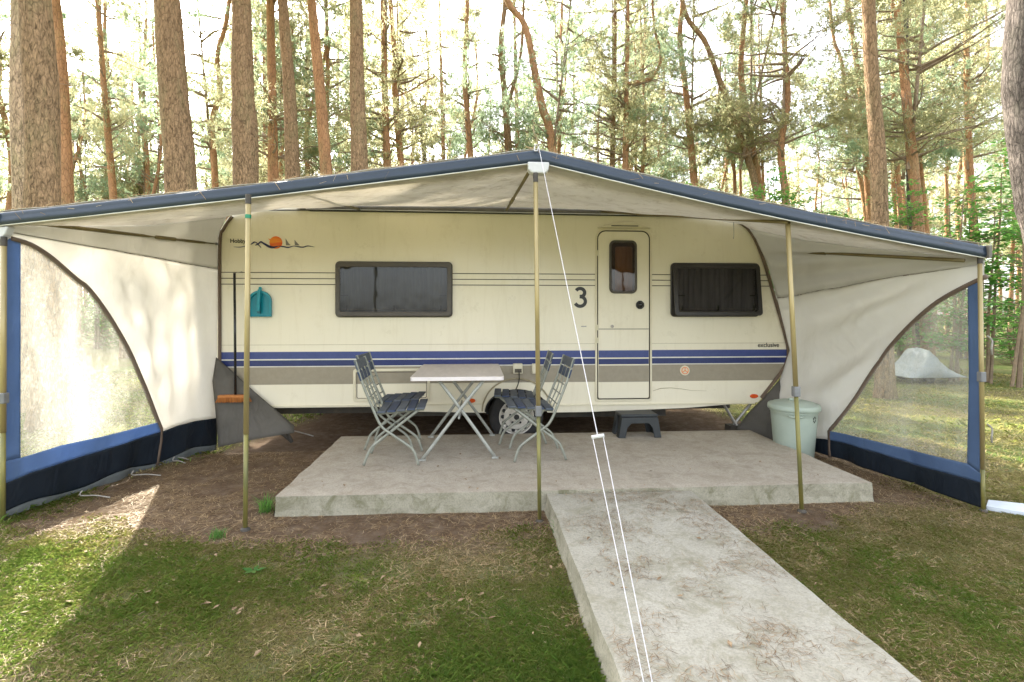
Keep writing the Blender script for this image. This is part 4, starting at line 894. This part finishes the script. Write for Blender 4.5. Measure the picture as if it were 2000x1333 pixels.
def pine(name, pxs, wpx, t, label, bark='bark_orange', crown=None, cz=None, sc=1.0, branch=None, group='pines behind the caravan', tw=8, base_f=1.35):
    """pxs: trunk centre line in the photo, top to bottom; wpx: width there in photo px; t: distance"""
    seed = int(pxs[0][0] * 7 + t * 13); rd = random.Random(seed)
    P = [atT(px, py, t) for px, py in pxs][::-1]; Y0 = P[0].y
    P = [Vector((p.x, Y0 + (p.y - Y0) * .0 + rd.uniform(-.03, .03), p.z)) for p in [atY(px, py, Y0) for px, py in pxs][::-1]]
    d = (P[1] - P[0]); sl_x = max(-.12, min(.12, d.x / max(.1, d.z))); zz = P[0].z
    low = [Vector((P[0].x - sl_x * zz * .8, Y0, -.05)), Vector((P[0].x - sl_x * zz * .75, Y0, .22)), Vector((P[0].x - sl_x * (zz - .7) * .8, Y0, .75))]
    low = [p for p in low if p.z < P[0].z - .3]
    d2 = (P[-1] - P[-2]); tx = max(-.2, min(.2, d2.x / max(.1, d2.z))); ztop = max(P[-1].z + 3.5, 11 + rd.uniform(0, 3)) 
    hi = []
    z = P[-1].z; x = P[-1].x
    while z < ztop - 1.0: z += 1.6; x += tx * 1.6 + rd.uniform(-.08, .08); tx *= .7; hi.append(Vector((x, Y0 + rd.uniform(-.05, .05), z)))
    path = smoothpts(low + P + hi, 4); D = wpx * t / 1000
    zr = P[0].z; rad = []
    for p in path:
        f = 1 - .62 * max(0, (p.z - zr)) / (ztop - zr) if p.z > zr else 1 + .12 * (zr - p.z) / max(.5, zr)
        f = min(f, 1.15); rad.append(D / 2 * f * (1 + .30 * math.exp(-max(0, p.z) / .22)) * (1 + rd.uniform(-.03, .03)))
    rad[-1] *= .3
    base = path[0]; root = thing(name, label, 'tree', (base.x, Y0, 0), group)
    mb = MB(); ns = 16 if wpx > 22 else 9; mb.tube(path, rad, ns)
    if wpx > 40:
        vs = []
        for v in mb.v: k_ = (float(fbm(v[0] * 9 + v[1] * 5, v[2] * 2.2, 1, 6)) - .5) * .10 * D; vs.append((v[0] + k_, v[1] + k_ * .6, v[2]))
        mb.v = vs
    trk = mb.build('trunk', bark, root, smooth=True)
    if branch: MB().tube(smoothpts([atY(px, py, Y0) for px, py in branch[0]], 5), [branch[1] * t / 2000 * (1 - .5 * k / (5 * (len(branch[0]) - 1))) for k in range(5 * (len(branch[0]) - 1) + 1)], 8).build('limb', bark, root, smooth=True)
    tg = MB(); twigs(tg, path, rd, tw, 2.6, 1.3)
    if tg.v: tg.build('dead_branches', 'bark_twig', root)
    ci = rd.randrange(5) if crown is None else crown
    if cz is None: cz = max(4.0, 1.4 + .28 * t) if t > 12.5 else max(9.0, 1.4 + .68 * t)
    xm = float(np.interp(cz + 1, [p.z for p in path], [p.x for p in path])); xt = path[-1].x
    for me, nm in zip(CROWNS[ci], ('crown', 'limbs')):
        o = bpy.data.objects.new(nm, me); COL.objects.link(o); o.parent = root; o.location = (xm - base.x, 0, cz); o.rotation_euler = (0, math.atan2(xt - xm, 8) * .8, rd.uniform(0, 6.28)); o.scale = (sc, sc, max(.7, (ztop + 1.0 - cz) / 8.3))
    return root
T = 'tall pine trunk with rough brown bark '
pine('pine_tree', [(72, 0), (80, 200), (88, 400)], 57, 6.3, 'thickest rough barked pine at the far left, its base seen through the clear side window', 'bark_old', tw=2)
pine('pine_tree', [(38, 0), (43, 200), (48, 400)], 40, 7.3, 'grey brown pine half hidden behind the thickest pine, at the left frame edge', 'bark_sunlit', tw=3)
pine('pine_tree', [(105, 0), (118, 150), (130, 390)], 26, 10.5, 'reddish pine just right of the thickest pine at far left', 'bark_orange', tw=5)
pine('pine_tree', [(192, 30), (205, 180), (222, 380)], 13, 16, 'slim lone pine in the bright gap between the two leftmost groups of thick trunks', 'bark_orange', sc=.6)
pine('pine_tree', [(325, 0), (338, 150), (354, 365)], 56, 8.9, 'thick rough barked pine leaning slightly left, behind the left part of the awning', 'bark_old', tw=4)
pine('pine_tree', [(440, 50), (425, 110), (429, 180), (415, 240), (421, 350)], 12, 15, 'thin orange pine with an S bend, between the two thick rough trunks', 'bark_orange')
pine('pine_tree', [(470, 0), (475, 150), (480, 350)], 47, 9.6, 'thick straight rough barked pine above the left awning pole', 'bark_old', tw=4)
pine('pine_tree', [(514, 0), (518, 150), (521, 340)], 13, 17, 'slender shaded pine touching the left side of a bright orange trunk', 'bark_orange')
pine('pine_tree', [(527, 0), (530, 150), (533, 340)], 20, 13, 'bright orange straight pine just right of the thick rough trunk', 'bark_orange')
pine('pine_tree', [(552, 0), (566, 180), (572, 340)], 27, 11, 'grey pine with a gentle curve, left of the greenish leaning orange pine', 'bark_old', tw=6)
pine('pine_tree', [(608, 0), (622, 150), (637, 330)], 23, 12, 'mossy orange pine leaning left with short dead branches', 'bark_orange', tw=14)
pine('pine_tree', [(695, 0), (697, 150), (702, 320)], 32, 10.5, 'straight thick greenish pine standing alone left of the awning peak', 'bark_old', tw=6)
pine('pine_tree', [(748, 0), (752, 200), (756, 315)], 15, 16, 'straight brown pine just left of a wavy red pine', 'bark_orange')
pine('pine_tree', [(762, 0), (770, 100), (772, 200), (782, 310)], 13, 17, 'wavy red pine with a side branch, left of the awning peak', 'bark_orange', branch=([(772, 190), (800, 178), (830, 160), (850, 150)], 4))
pine('pine_tree', [(800, 220), (815, 255), (830, 305)], 7, 21, 'thin dark pine leaning left, seen low over the awning roof left of the peak', 'bark_grey', sc=.6)
pine('pine_tree', [(858, 0), (862, 150), (866, 305)], 8, 24, 'thin distant pine between the wavy red pine and a pink trunk', 'bark_orange', sc=.6)
pine('pine_tree', [(913, 0), (908, 150), (918, 295)], 12, 18, 'pinkish slim pine alone left of the forked pine', 'bark_orange', sc=.6)
pine('pine_tree', [(988, 0), (978, 100), (985, 180), (993, 285)], 14, 17.5, 'pale forked pine immediately left of the curved orange pine', 'bark_old', sc=.6, branch=([(991, 215), (1003, 165), (1018, 100), (1023, 0)], 9))
pine('pine_tree', [(1004, 0), (1007, 140), (1011, 285)], 9, 22, 'thin straight pine seen through the fork of the pale pine', 'bark_orange')
pine('pine_tree', [(990, 0), (1025, 50), (1046, 150), (1060, 215), (1079, 290)], 17, 16, 'orange pine bowing left in a long curve above the awning peak', 'bark_orange', sc=.9)
pine('pine_tree', [(1098, 0), (1096, 90), (1098, 150), (1092, 290)], 8, 24, 'thin pine right of the curved orange pine, over the peak', 'bark_orange')
pine('pine_tree', [(1202, 0), (1200, 150), (1196, 315)], 10, 18, 'straight slim brown pine left of the trunk with the hooked limb', 'bark_old')
pine('pine_tree', [(1224, 150), (1223, 240), (1221, 325)], 12, 17, 'pine with a big hooked limb swinging out to the right', 'bark_orange', branch=([(1225, 165), (1245, 161), (1268, 155), (1285, 135), (1291, 105), (1279, 60), (1274, 0)], 9))
pine('pine_tree', [(1333, 0), (1328, 80), (1340, 180), (1355, 350)], 14, 17, 'wavy pine rising left of the strongly leaning pine, right of the peak', 'bark_orange')
pine('pine_tree', [(1338, 25), (1375, 80), (1400, 140), (1435, 240), (1480, 385)], 14, 16, 'strongly leaning pine slanting up to the left, right of the peak', 'bark_old', sc=.9)
pine('pine_tree', [(1458, 0), (1448, 120), (1455, 200), (1484, 380)], 14, 16.6, 'curved orange pine meeting the foot of the leaning pine', 'bark_orange')
pine('pine_tree', [(1474, 140), (1480, 270), (1486, 390)], 6, 27, 'very thin distant pine, left one of a close pair', 'bark_orange')
pine('pine_tree', [(1484, 140), (1487, 270), (1491, 390)], 6, 27, 'very thin distant pine, right one of a close pair', 'bark_orange')
pine('pine_tree', [(1528, 0), (1532, 100), (1538, 200), (1526, 290), (1535, 400)], 14, 15, 'pale orange crooked pine above the right awning pole', 'bark_orange')
pine('pine_tree', [(1622, 10), (1628, 80), (1645, 130), (1660, 250), (1690, 400)], 9, 20, 'thin crooked pine leaning left, left of the two trunks near the thick brown one', 'bark_orange')
pine('pine_tree', [(1655, 0), (1665, 80), (1680, 180), (1690, 300), (1700, 420)], 13, 17, 'orange pine close on the left of the thick brown pine', 'bark_orange')
pine('pine_tree', [(1694, 0), (1701, 150), (1714, 300), (1719, 435)], 29, 8.4, 'thick brown pine on the right, its foot visible through the right clear window', 'bark_old', tw=3)
pine('pine_tree', [(1750, 0), (1765, 120), (1775, 250), (1790, 400)], 20, 13, 'orange brown pine leaning left, right of the thick brown pine', 'bark_orange')
pine('pine_tree', [(1744, 100), (1748, 250), (1760, 430)], 10, 19, 'slim pine between the thick brown pine and the leaning orange brown pine', 'bark_orange')
pine('pine_tree', [(1790, 10), (1792, 90), (1776, 140), (1790, 250), (1808, 420)], 8, 20, 'thin kinked pine just right of the leaning orange brown pine', 'bark_orange')
pine('pine_tree', [(1890, 0), (1888, 120), (1890, 250), (1900, 400)], 12, 17, 'straight pinkish pine near the right edge above the green saplings', 'bark_orange')
pine('pine_tree', [(1876, 180), (1862, 240), (1850, 330), (1850, 400)], 7, 23, 'thin pine leaning right, left of the straight pinkish one', 'bark_orange')
pine('pine_tree', [(2006, 0), (2003, 150), (2012, 260), (2036, 400), (2070, 540), (2085, 680)], 80, 6.0, 'massive rough barked trunk cut by the right edge of the photo', 'bark_grey', tw=0)
pine('pine_tree', [(1775, 300), (1782, 480), (1790, 640)], 16, 13.5, 'trunk seen through the right clear window behind the covered trailer', 'bark_grey', tw=3)

# distant fill pines: one built, the others copied with their parts
rd = random.Random(99); protos = []
for k in range(5):
    r_ = thing('distant_pine', 'slim pine lost among the foliage at the back of the wood', 'tree', (0, 0, 0), 'far pines at the back of the wood'); hh = 13 + k
    pth = smoothpts([(rd.uniform(-.15, .15) * q, 0, q * hh / 5 - .05) for q in range(6)], 3); MB().tube(pth, [.13 * (1 - .7 * q / 15) for q in range(16)], 7).build('trunk', 'bark_orange', r_, smooth=True)
    tg = MB(); twigs(tg, pth, rd, 12, 1.5, 1.5); tg.build('dead_branches', 'bark_twig', r_)
    for me, nm in zip(CROWNS[k], ('crown', 'limbs')):
        o = bpy.data.objects.new(nm, me); COL.objects.link(o); o.parent = r_; o.location = (pth[8].x, 0, hh * .34); o.scale = (1.0, 1.0, hh * .70 / 8.3)
    protos.append(r_)
n_ = 0
for k in range(170):
    t = rd.uniform(20, 62); px = rd.uniform(-120, 2120)
    if k < 105 and t < 24 and rd.random() < .5: continue
    p = atT(px, HOR, t)
    if any(abs((p.x - qx) * math.cos(SUN_AZ) - (p.y - qy) * math.sin(SUN_AZ)) < 2.3 and 0 < (p.x - qx) * math.sin(SUN_AZ) + (p.y - qy) * math.cos(SUN_AZ) < 21 for qx, qy in ((6, 9), (5, 8), (7, 10.5), (8.5, 11), (-5, 7), (-4, 9), (-7, 10))): continue
    pr = protos[n_ % 5]; c = pr if n_ < 5 else copy_tree(pr); n_ += 1
    c.location = (p.x, p.y, 0); c.rotation_euler = (0, 0, rd.uniform(0, 6.28)); s_ = rd.uniform(.85, 1.35); c.scale = (s_, s_, s_)

for k in range(46):
    t = rd.uniform(14.5, 27); px = rd.uniform(-60, 1500) if k % 3 else rd.uniform(120, 720); p = atT(px, HOR, t)
    if any(abs((p.x - qx) * math.cos(SUN_AZ) - (p.y - qy) * math.sin(SUN_AZ)) < 2.0 and 0 < (p.x - qx) * math.sin(SUN_AZ) + (p.y - qy) * math.cos(SUN_AZ) < 21 for qx, qy in ((6, 9), (5, 8), (7, 10.5), (8.5, 11), (-5, 7), (-4, 9), (-2.4, 3.5), (-3, 4.4))): continue
    c = copy_tree(protos[k % 5]); c.location = (p.x, p.y, 0); c.rotation_euler = (0, 0, rd.uniform(0, 6.28)); s_ = rd.uniform(.7, .95); c.scale = (s_, s_, s_)
# broadleaf saplings and shrubs
def leafy(seed, h, r, nst, nl, m='broad_leaf', lsz=.075, zlow=.15):
    rs = np.random.RandomState(seed); rd = random.Random(seed); P = []; D = []; wood = MB()
    for k in range(nst):
        a = rd.uniform(0, 6.28); lean = rd.uniform(.02, .12); hh = h * rd.uniform(.7, 1); pts = [Vector((rd.uniform(-.1, .1), rd.uniform(-.1, .1), -.03))]
        for q in range(6): pts.append(pts[-1] + Vector((math.cos(a) * lean + rd.uniform(-.05, .05), math.sin(a) * lean + rd.uniform(-.05, .05), 1)) * hh / 6)
        wood.tube(pts, [.03 * (1 - q / 7) + .004 for q in range(7)], 6, cap=False)
        for b in range(int(15 * hh / 4) + 6):
            f = zlow + (1 - zlow) * rd.random(); k_ = min(5, int(f * 6)); e = pts[k_].lerp(pts[k_ + 1], f * 6 - k_); a2 = rd.uniform(0, 6.28); L_ = r * (1.1 - f * .7) * rd.uniform(.5, 1.1)
            d = Vector((math.cos(a2), math.sin(a2), rd.uniform(-.05, .4))); tip = e + d * L_; wood.tube([e, e.lerp(tip, .5) + Vector((0, 0, .04)), tip], [.009, .006, .003], 4, cap=False)
            for _ in range(nl):
                q = e.lerp(tip, rd.uniform(.15, 1.05)); P.append(q + Vector((rd.gauss(0, .09), rd.gauss(0, .09), rd.gauss(0, .035)))); D.append(d + Vector((0, 0, -.1)))
    P = np.array([tuple(p) for p in P]); D = np.array([tuple(p) for p in D]); K = len(P)
    d = D + rs.normal(0, .6, (K, 3)); d[:, 2] *= .4; d /= np.linalg.norm(d, axis=1, keepdims=True); s = np.cross(d, np.array([0, 0, 1.]) + rs.normal(0, .35, (K, 3))); s /= np.linalg.norm(s, axis=1, keepdims=True)
    l = lsz * rs.uniform(.6, 1.3, (K, 1)); V = np.stack([P, P + d * l * .5 + s * l * .32, P + d * l, P + d * l * .5 - s * l * .32], 1).reshape(-1, 3); a = np.arange(K)[:, None] * 4
    o = fastmesh('foliage', V, [a + np.array([[0, 1, 2, 3]])], [m]); me = o.data; bpy.data.objects.remove(o); wo = wood.build('stems', 'bark_twig'); wm = wo.data; bpy.data.objects.remove(wo); return me, wm
SAP = [leafy(21, 5.0, 1.25, 3, 34, lsz=.10), leafy(22, 4.4, 1.1, 3, 34, lsz=.10), leafy(23, 5.6, 1.35, 3, 34, lsz=.10)]
SHR = [leafy(31, 1.9, 1.0, 7, 26, 'broad_leaf', .085, .05), leafy(32, 2.3, 1.1, 7, 26, 'pine_needles_cool', .09, .05)]
def plant(kind, k, px, t, s, label, group, name, cat):
    p = atT(px, HOR, t); r_ = thing(name, label, cat, (p.x, p.y, 0), group); r_.rotation_euler = (0, 0, rd.uniform(0, 6.28)); r_.scale = (s, s, s)
    for me, nm in zip((SAP if kind else SHR)[k], ('foliage', 'stems')): o = bpy.data.objects.new(nm, me); COL.objects.link(o); o.parent = r_
for (k, px, t, s, lb) in ((0, 1330, 14, 1.0, 'leafy sapling showing over the roof under the wavy pine'), (1, 1400, 15, .95, 'small leafy sapling low over the roof left of the leaning pine foot'), (2, 1530, 13.5, 1.0, 'green sapling wrapping the crooked pine above the right awning pole'),
                          (0, 1610, 14, .95, 'airy sapling in the bright gap left of the thick brown pine'), (1, 1680, 12.5, 1.0, 'green sapling at the left side of the thick brown pine'), (2, 1790, 12, .85, 'bushy sapling right of the thick brown pine above the valance'),
                          (0, 1860, 10.5, .85, 'dense sapling above the right awning corner'), (1, 1935, 10.2, 1.1, 'tall sapling beside the right corner pole'), (2, 1985, 9.6, .95, 'full sapling at the right frame edge beneath the massive trunk'),
                          (0, 2040, 11, 1.0, 'sapling partly cut by the right frame edge, behind the fuller one')):
    plant(True, k, px, t, s, lb, 'green saplings on the right', 'sapling', 'sapling')
for (k, px, t, s, lb) in ((0, 1760, 17, 1.1, 'shrub seen through the right clear window left of the covered trailer'), (1, 1880, 16, 1.2, 'shrub seen through the right clear window right of the covered trailer'), (0, 1975, 14, .9, 'low shrub by the right frame edge behind the lawn'),
                          (1, 60, 17, 1.1, 'shrub seen through the left window near the corner pole'), (0, 190, 20, 1.3, 'shrub at the lawn end seen through the left clear window'), (1, 250, 24, 1.2, 'dull green shrub by the arch of the left clear window')):
    plant(False, k, px, t, s, lb, 'shrubs round the clearing', 'shrub', 'shrub')
# far hedge of undergrowth
for q in range(46):
    px = -150 + q * 50 + rd.uniform(-18, 18); plant(False, q % 2, px, rd.uniform(30, 46), rd.uniform(1.2, 2.1), 'undergrowth shrub at the far edge of the wood', 'far undergrowth shrubs', 'undergrowth_shrub', 'shrub')

# ------------------------------------------------------------------ grass, needles, litter
rs = np.random.RandomState(5)
def inslab(x, y, m=.0): return ((x > SLAB[0] - m) & (x < SLAB[1] + m) & (y > SLAB[2] - m) & (y < SLAB[3] + m)) | ((x > PATH[0] - m) & (x < PATH[1] + m) & (y < PATH[3] + m))
def infrustum(x, y, pad=.25): t = x * SN + y * CS; u = (x * CS - y * SN); return (np.abs(u) < t * 1.0 + pad) & (t > 1.6)
def grass(name, n, x0, x1, y0, y1, ln, wd, thr, label):
    x = rs.uniform(x0, x1, n); y = y0 + (y1 - y0) * rs.rand(n) ** 1.3; k = (gmask(x, y) > thr + .42 * rs.rand(n) ) & ~inslab(x, y, .03) & infrustum(x, y)
    clump = fbm(x, y, 7, 15); k &= (clump > .15 + .5 * rs.rand(n))
    x, y, clump = x[k], y[k], clump[k]; K = len(x); z = gz(x, y) - .004
    dens = fbm(x, y, 1.1, 19); dry = np.clip(.50 + 1.0 * (fbm(x, y, 1.3, 44) - .5) + .7 * (fbm(x, y, 6, 46) - .5) + .35 * sstep(1.9, 2.6, x) * sstep(2.2, 2.8, y) + rs.normal(0, .19, K), 0, 1)
    l = ln * (.4 + 1.0 * rs.rand(K) ** 1.5) * (.5 + 1.1 * dens) * (1 - .3 * dry); an = rs.uniform(0, 6.283, K); lean = rs.uniform(.4, 2.4, K) + dry * 1.2
    dx, dy = np.cos(an) * lean, np.sin(an) * lean; q = 1 / np.sqrt(1 + lean ** 2); ww = wd * rs.uniform(.6, 1.3, K); sx, sy = -np.sin(an) * ww, np.cos(an) * ww
    B = np.stack([x, y, z], 1); S_ = np.stack([sx, sy, 0 * sx], 1); M = B + np.stack([dx * .4 * q * l, dy * .4 * q * l, .62 * l * q ** .5], 1); Tp = B + np.stack([dx * q * l, dy * q * l, l * q * .95 + .003], 1)
    V = np.stack([B - S_, B + S_, M + S_ * .8, Tp, M - S_ * .8], 1).reshape(-1, 3); a = np.arange(K)[:, None] * 5
    o = fastmesh(name, V, [a + np.array([[0, 1, 2, 3, 4]])], ['grass_blade'], ('tint', np.repeat(dry, 5))); tag(o, label, 'grass', None, 'stuff')
grass('lawn_grass', 1000000, -4.2, 5.0, 1.5, 4.2, .034, .0009, .0, 'short patchy green grass in front of the slab')
grass('rear_grass', 150000, -9, 12, 3.6, 13, .07, .0045, .05, 'sunlit grass beyond the awning side windows')
def straw(name, n, area, ln, wd, zf, cond, label, m='straw'):
    x = rs.uniform(area[0], area[1], n); y = rs.uniform(area[2], area[3], n); k = cond(x, y); x, y = x[k], y[k]; K = len(x); z = zf(x, y); an = rs.uniform(0, 6.283, K); l = ln * rs.uniform(.4, 1.3, K) / 2; tl = rs.normal(0, .12, K)
    c, s = np.cos(an), np.sin(an); B = np.stack([x, y, z + .003 + rs.rand(K) * .006], 1); D = np.stack([c * l, s * l, np.abs(tl) * l], 1); S_ = np.stack([-s * wd, c * wd, 0 * c], 1); bend = np.stack([-s * l * .25, c * l * .25, 0 * c], 1) * rs.normal(0, 1, (K, 1))
    V = np.stack([B - D - S_, B + bend - S_, B + D, B + bend + S_, B - D + S_], 1).reshape(-1, 3); a = np.arange(K)[:, None] * 5
    tag(fastmesh(name, V, [a + np.array([[0, 1, 2, 3, 4]])], [m]), label, 'pine needles', None, 'stuff')
straw('fallen_needles', 100000, (-4.5, 5, 1.5, 5.4), .07, .0010, gz, lambda x, y: ~inslab(x, y, .01) & infrustum(x, y) & (fbm(x, y, 3, 51) > .30 + .3 * rs.rand(len(x))), 'dry fallen pine needles over the earth and grass')
straw('path_needles', 7000, (PATH[0] + .02, PATH[1] - .02, 1.5, PATH[3]), .05, .0008, lambda x, y: 0 * x + PATH[4], lambda x, y: fbm(x, y, 5, 71) > .40 + .2 * rs.rand(len(x)), 'dry pine needles scattered on the concrete path', 'needle_brown')
straw('slab_needles', 1100, (SLAB[0] + .03, SLAB[1] - .03, SLAB[2], SLAB[3]), .04, .0009, lambda x, y: 0 * x + SLAB[4], lambda x, y: fbm(x, y, 5, 71) > .45, 'a few pine needles lying on the patio slab', 'needle_brown')
def roof_needles():
    n = 1500; V = []; rdd = random.Random(4)
    for k in range(n):
        a = rdd.random(); p = front(a) + Vector((0, rdd.uniform(-.02, .16), .094 + rdd.uniform(0, .012)))
        if rdd.random() < .02: p = front(a) + Vector((0, -.034, rdd.uniform(.03, .08)))
        an = rdd.uniform(0, 6.28); l = rdd.uniform(.015, .035); d = Vector((math.cos(an), math.sin(an) * .5, rdd.uniform(-.2, .5))) * l; s_ = Vector((0, 0, .0009))
        if p.y < front(a).y - .03: d = Vector((math.cos(an) * l, 0, math.sin(an) * l)); s_ = Vector((.001, 0, .001))
        V += [tuple(p - d - s_), tuple(p + d - s_), tuple(p + d + s_), tuple(p - d + s_)]
    a = np.arange(n)[:, None] * 4; tag(fastmesh('roof_needles', V, [a + np.array([[0, 1, 2, 3]])], ['straw']), 'fallen pine needles caught along the awning front edge', 'pine needles', None, 'stuff')
roof_needles()
# dead leaves
lvs = MB()
for k in range(190):
    x, y = rnd.uniform(-3, 4.2), rnd.uniform(1.8, 4.6); 
    if not bool(infrustum(np.array([x]), np.array([y]))[0]): continue
    z = SLAB[4] + .004 if (SLAB[0] < x < SLAB[1] and y > SLAB[2]) else (PATH[4] + .006 if PATH[0] < x < PATH[1] else float(gz(x, y)) + .02)
    if z > .1 and rnd.random() < .25: continue
    a = rnd.uniform(0, 6.28); s_ = rnd.uniform(.006, .022); c, s = math.cos(a) * s_, math.sin(a) * s_
    lvs.add([(x - c, y - s, z), (x + s * .45, y - c * .45, z + rnd.uniform(.002, .01)), (x + c, y + s, z + .006), (x - s * .45, y + c * .45, z + rnd.uniform(.002, .01))], [(0, 1, 2, 3)])
tag(lvs.build('dead_leaves', 'dead_leaf'), 'small curled dead leaves scattered on ground and concrete', 'leaves', None, 'stuff')
def tuft(p, n, ln, label, seed):
    rdt = random.Random(seed); mb = MB()
    for k in range(n):
        a = rdt.uniform(0, 6.28); l = ln * rdt.uniform(.5, 1.1); le = rdt.uniform(.2, .9); b = p + Vector((rdt.gauss(0, .02), rdt.gauss(0, .02), 0)); d = Vector((math.cos(a) * le, math.sin(a) * le, 1)).normalized(); s_ = Vector((-math.sin(a), math.cos(a), 0)) * .0022
        m_ = b + d * l * .6; t_ = b + d * l + Vector((math.cos(a), math.sin(a), -.6)) * l * .25; mb.add([b - s_, b + s_, m_ + s_, t_, m_ - s_], [(0, 1, 2, 3, 4)])
    tag(mb.build('grass_tuft', 'broad_leaf'), label, 'grass tuft', 'grass tufts')
tuft(atZ(520, 1000, 0), 90, .16, 'green grass tuft at the left front corner of the slab', 1)
tuft(atZ(425, 1052, 0), 70, .08, 'small green tuft just left of the left awning pole foot', 2)
tuft(atZ(1092, 1040, 0), 50, .10, 'small tuft beside the path where it meets the slab', 3)
pl_ = atZ(495, 1122, 0); mb = MB()
for a, l in ((.2, .065), (1.4, .05), (2.9, .07), (4.0, .055), (5.2, .05)):
    d = Vector((math.cos(a), math.sin(a), .12)); s_ = Vector((-math.sin(a), math.cos(a), 0)) * l * .26; b = pl_ + Vector((0, 0, .02)); mb.add([b, b + d * l * .45 + s_, b + d * l, b + d * l * .45 - s_], [(0, 1, 2, 3)])
tag(mb.build('plantain_plant', 'broad_leaf', smooth=True), 'flat rosette of broad green leaves in the lawn before the left pole', 'plant')
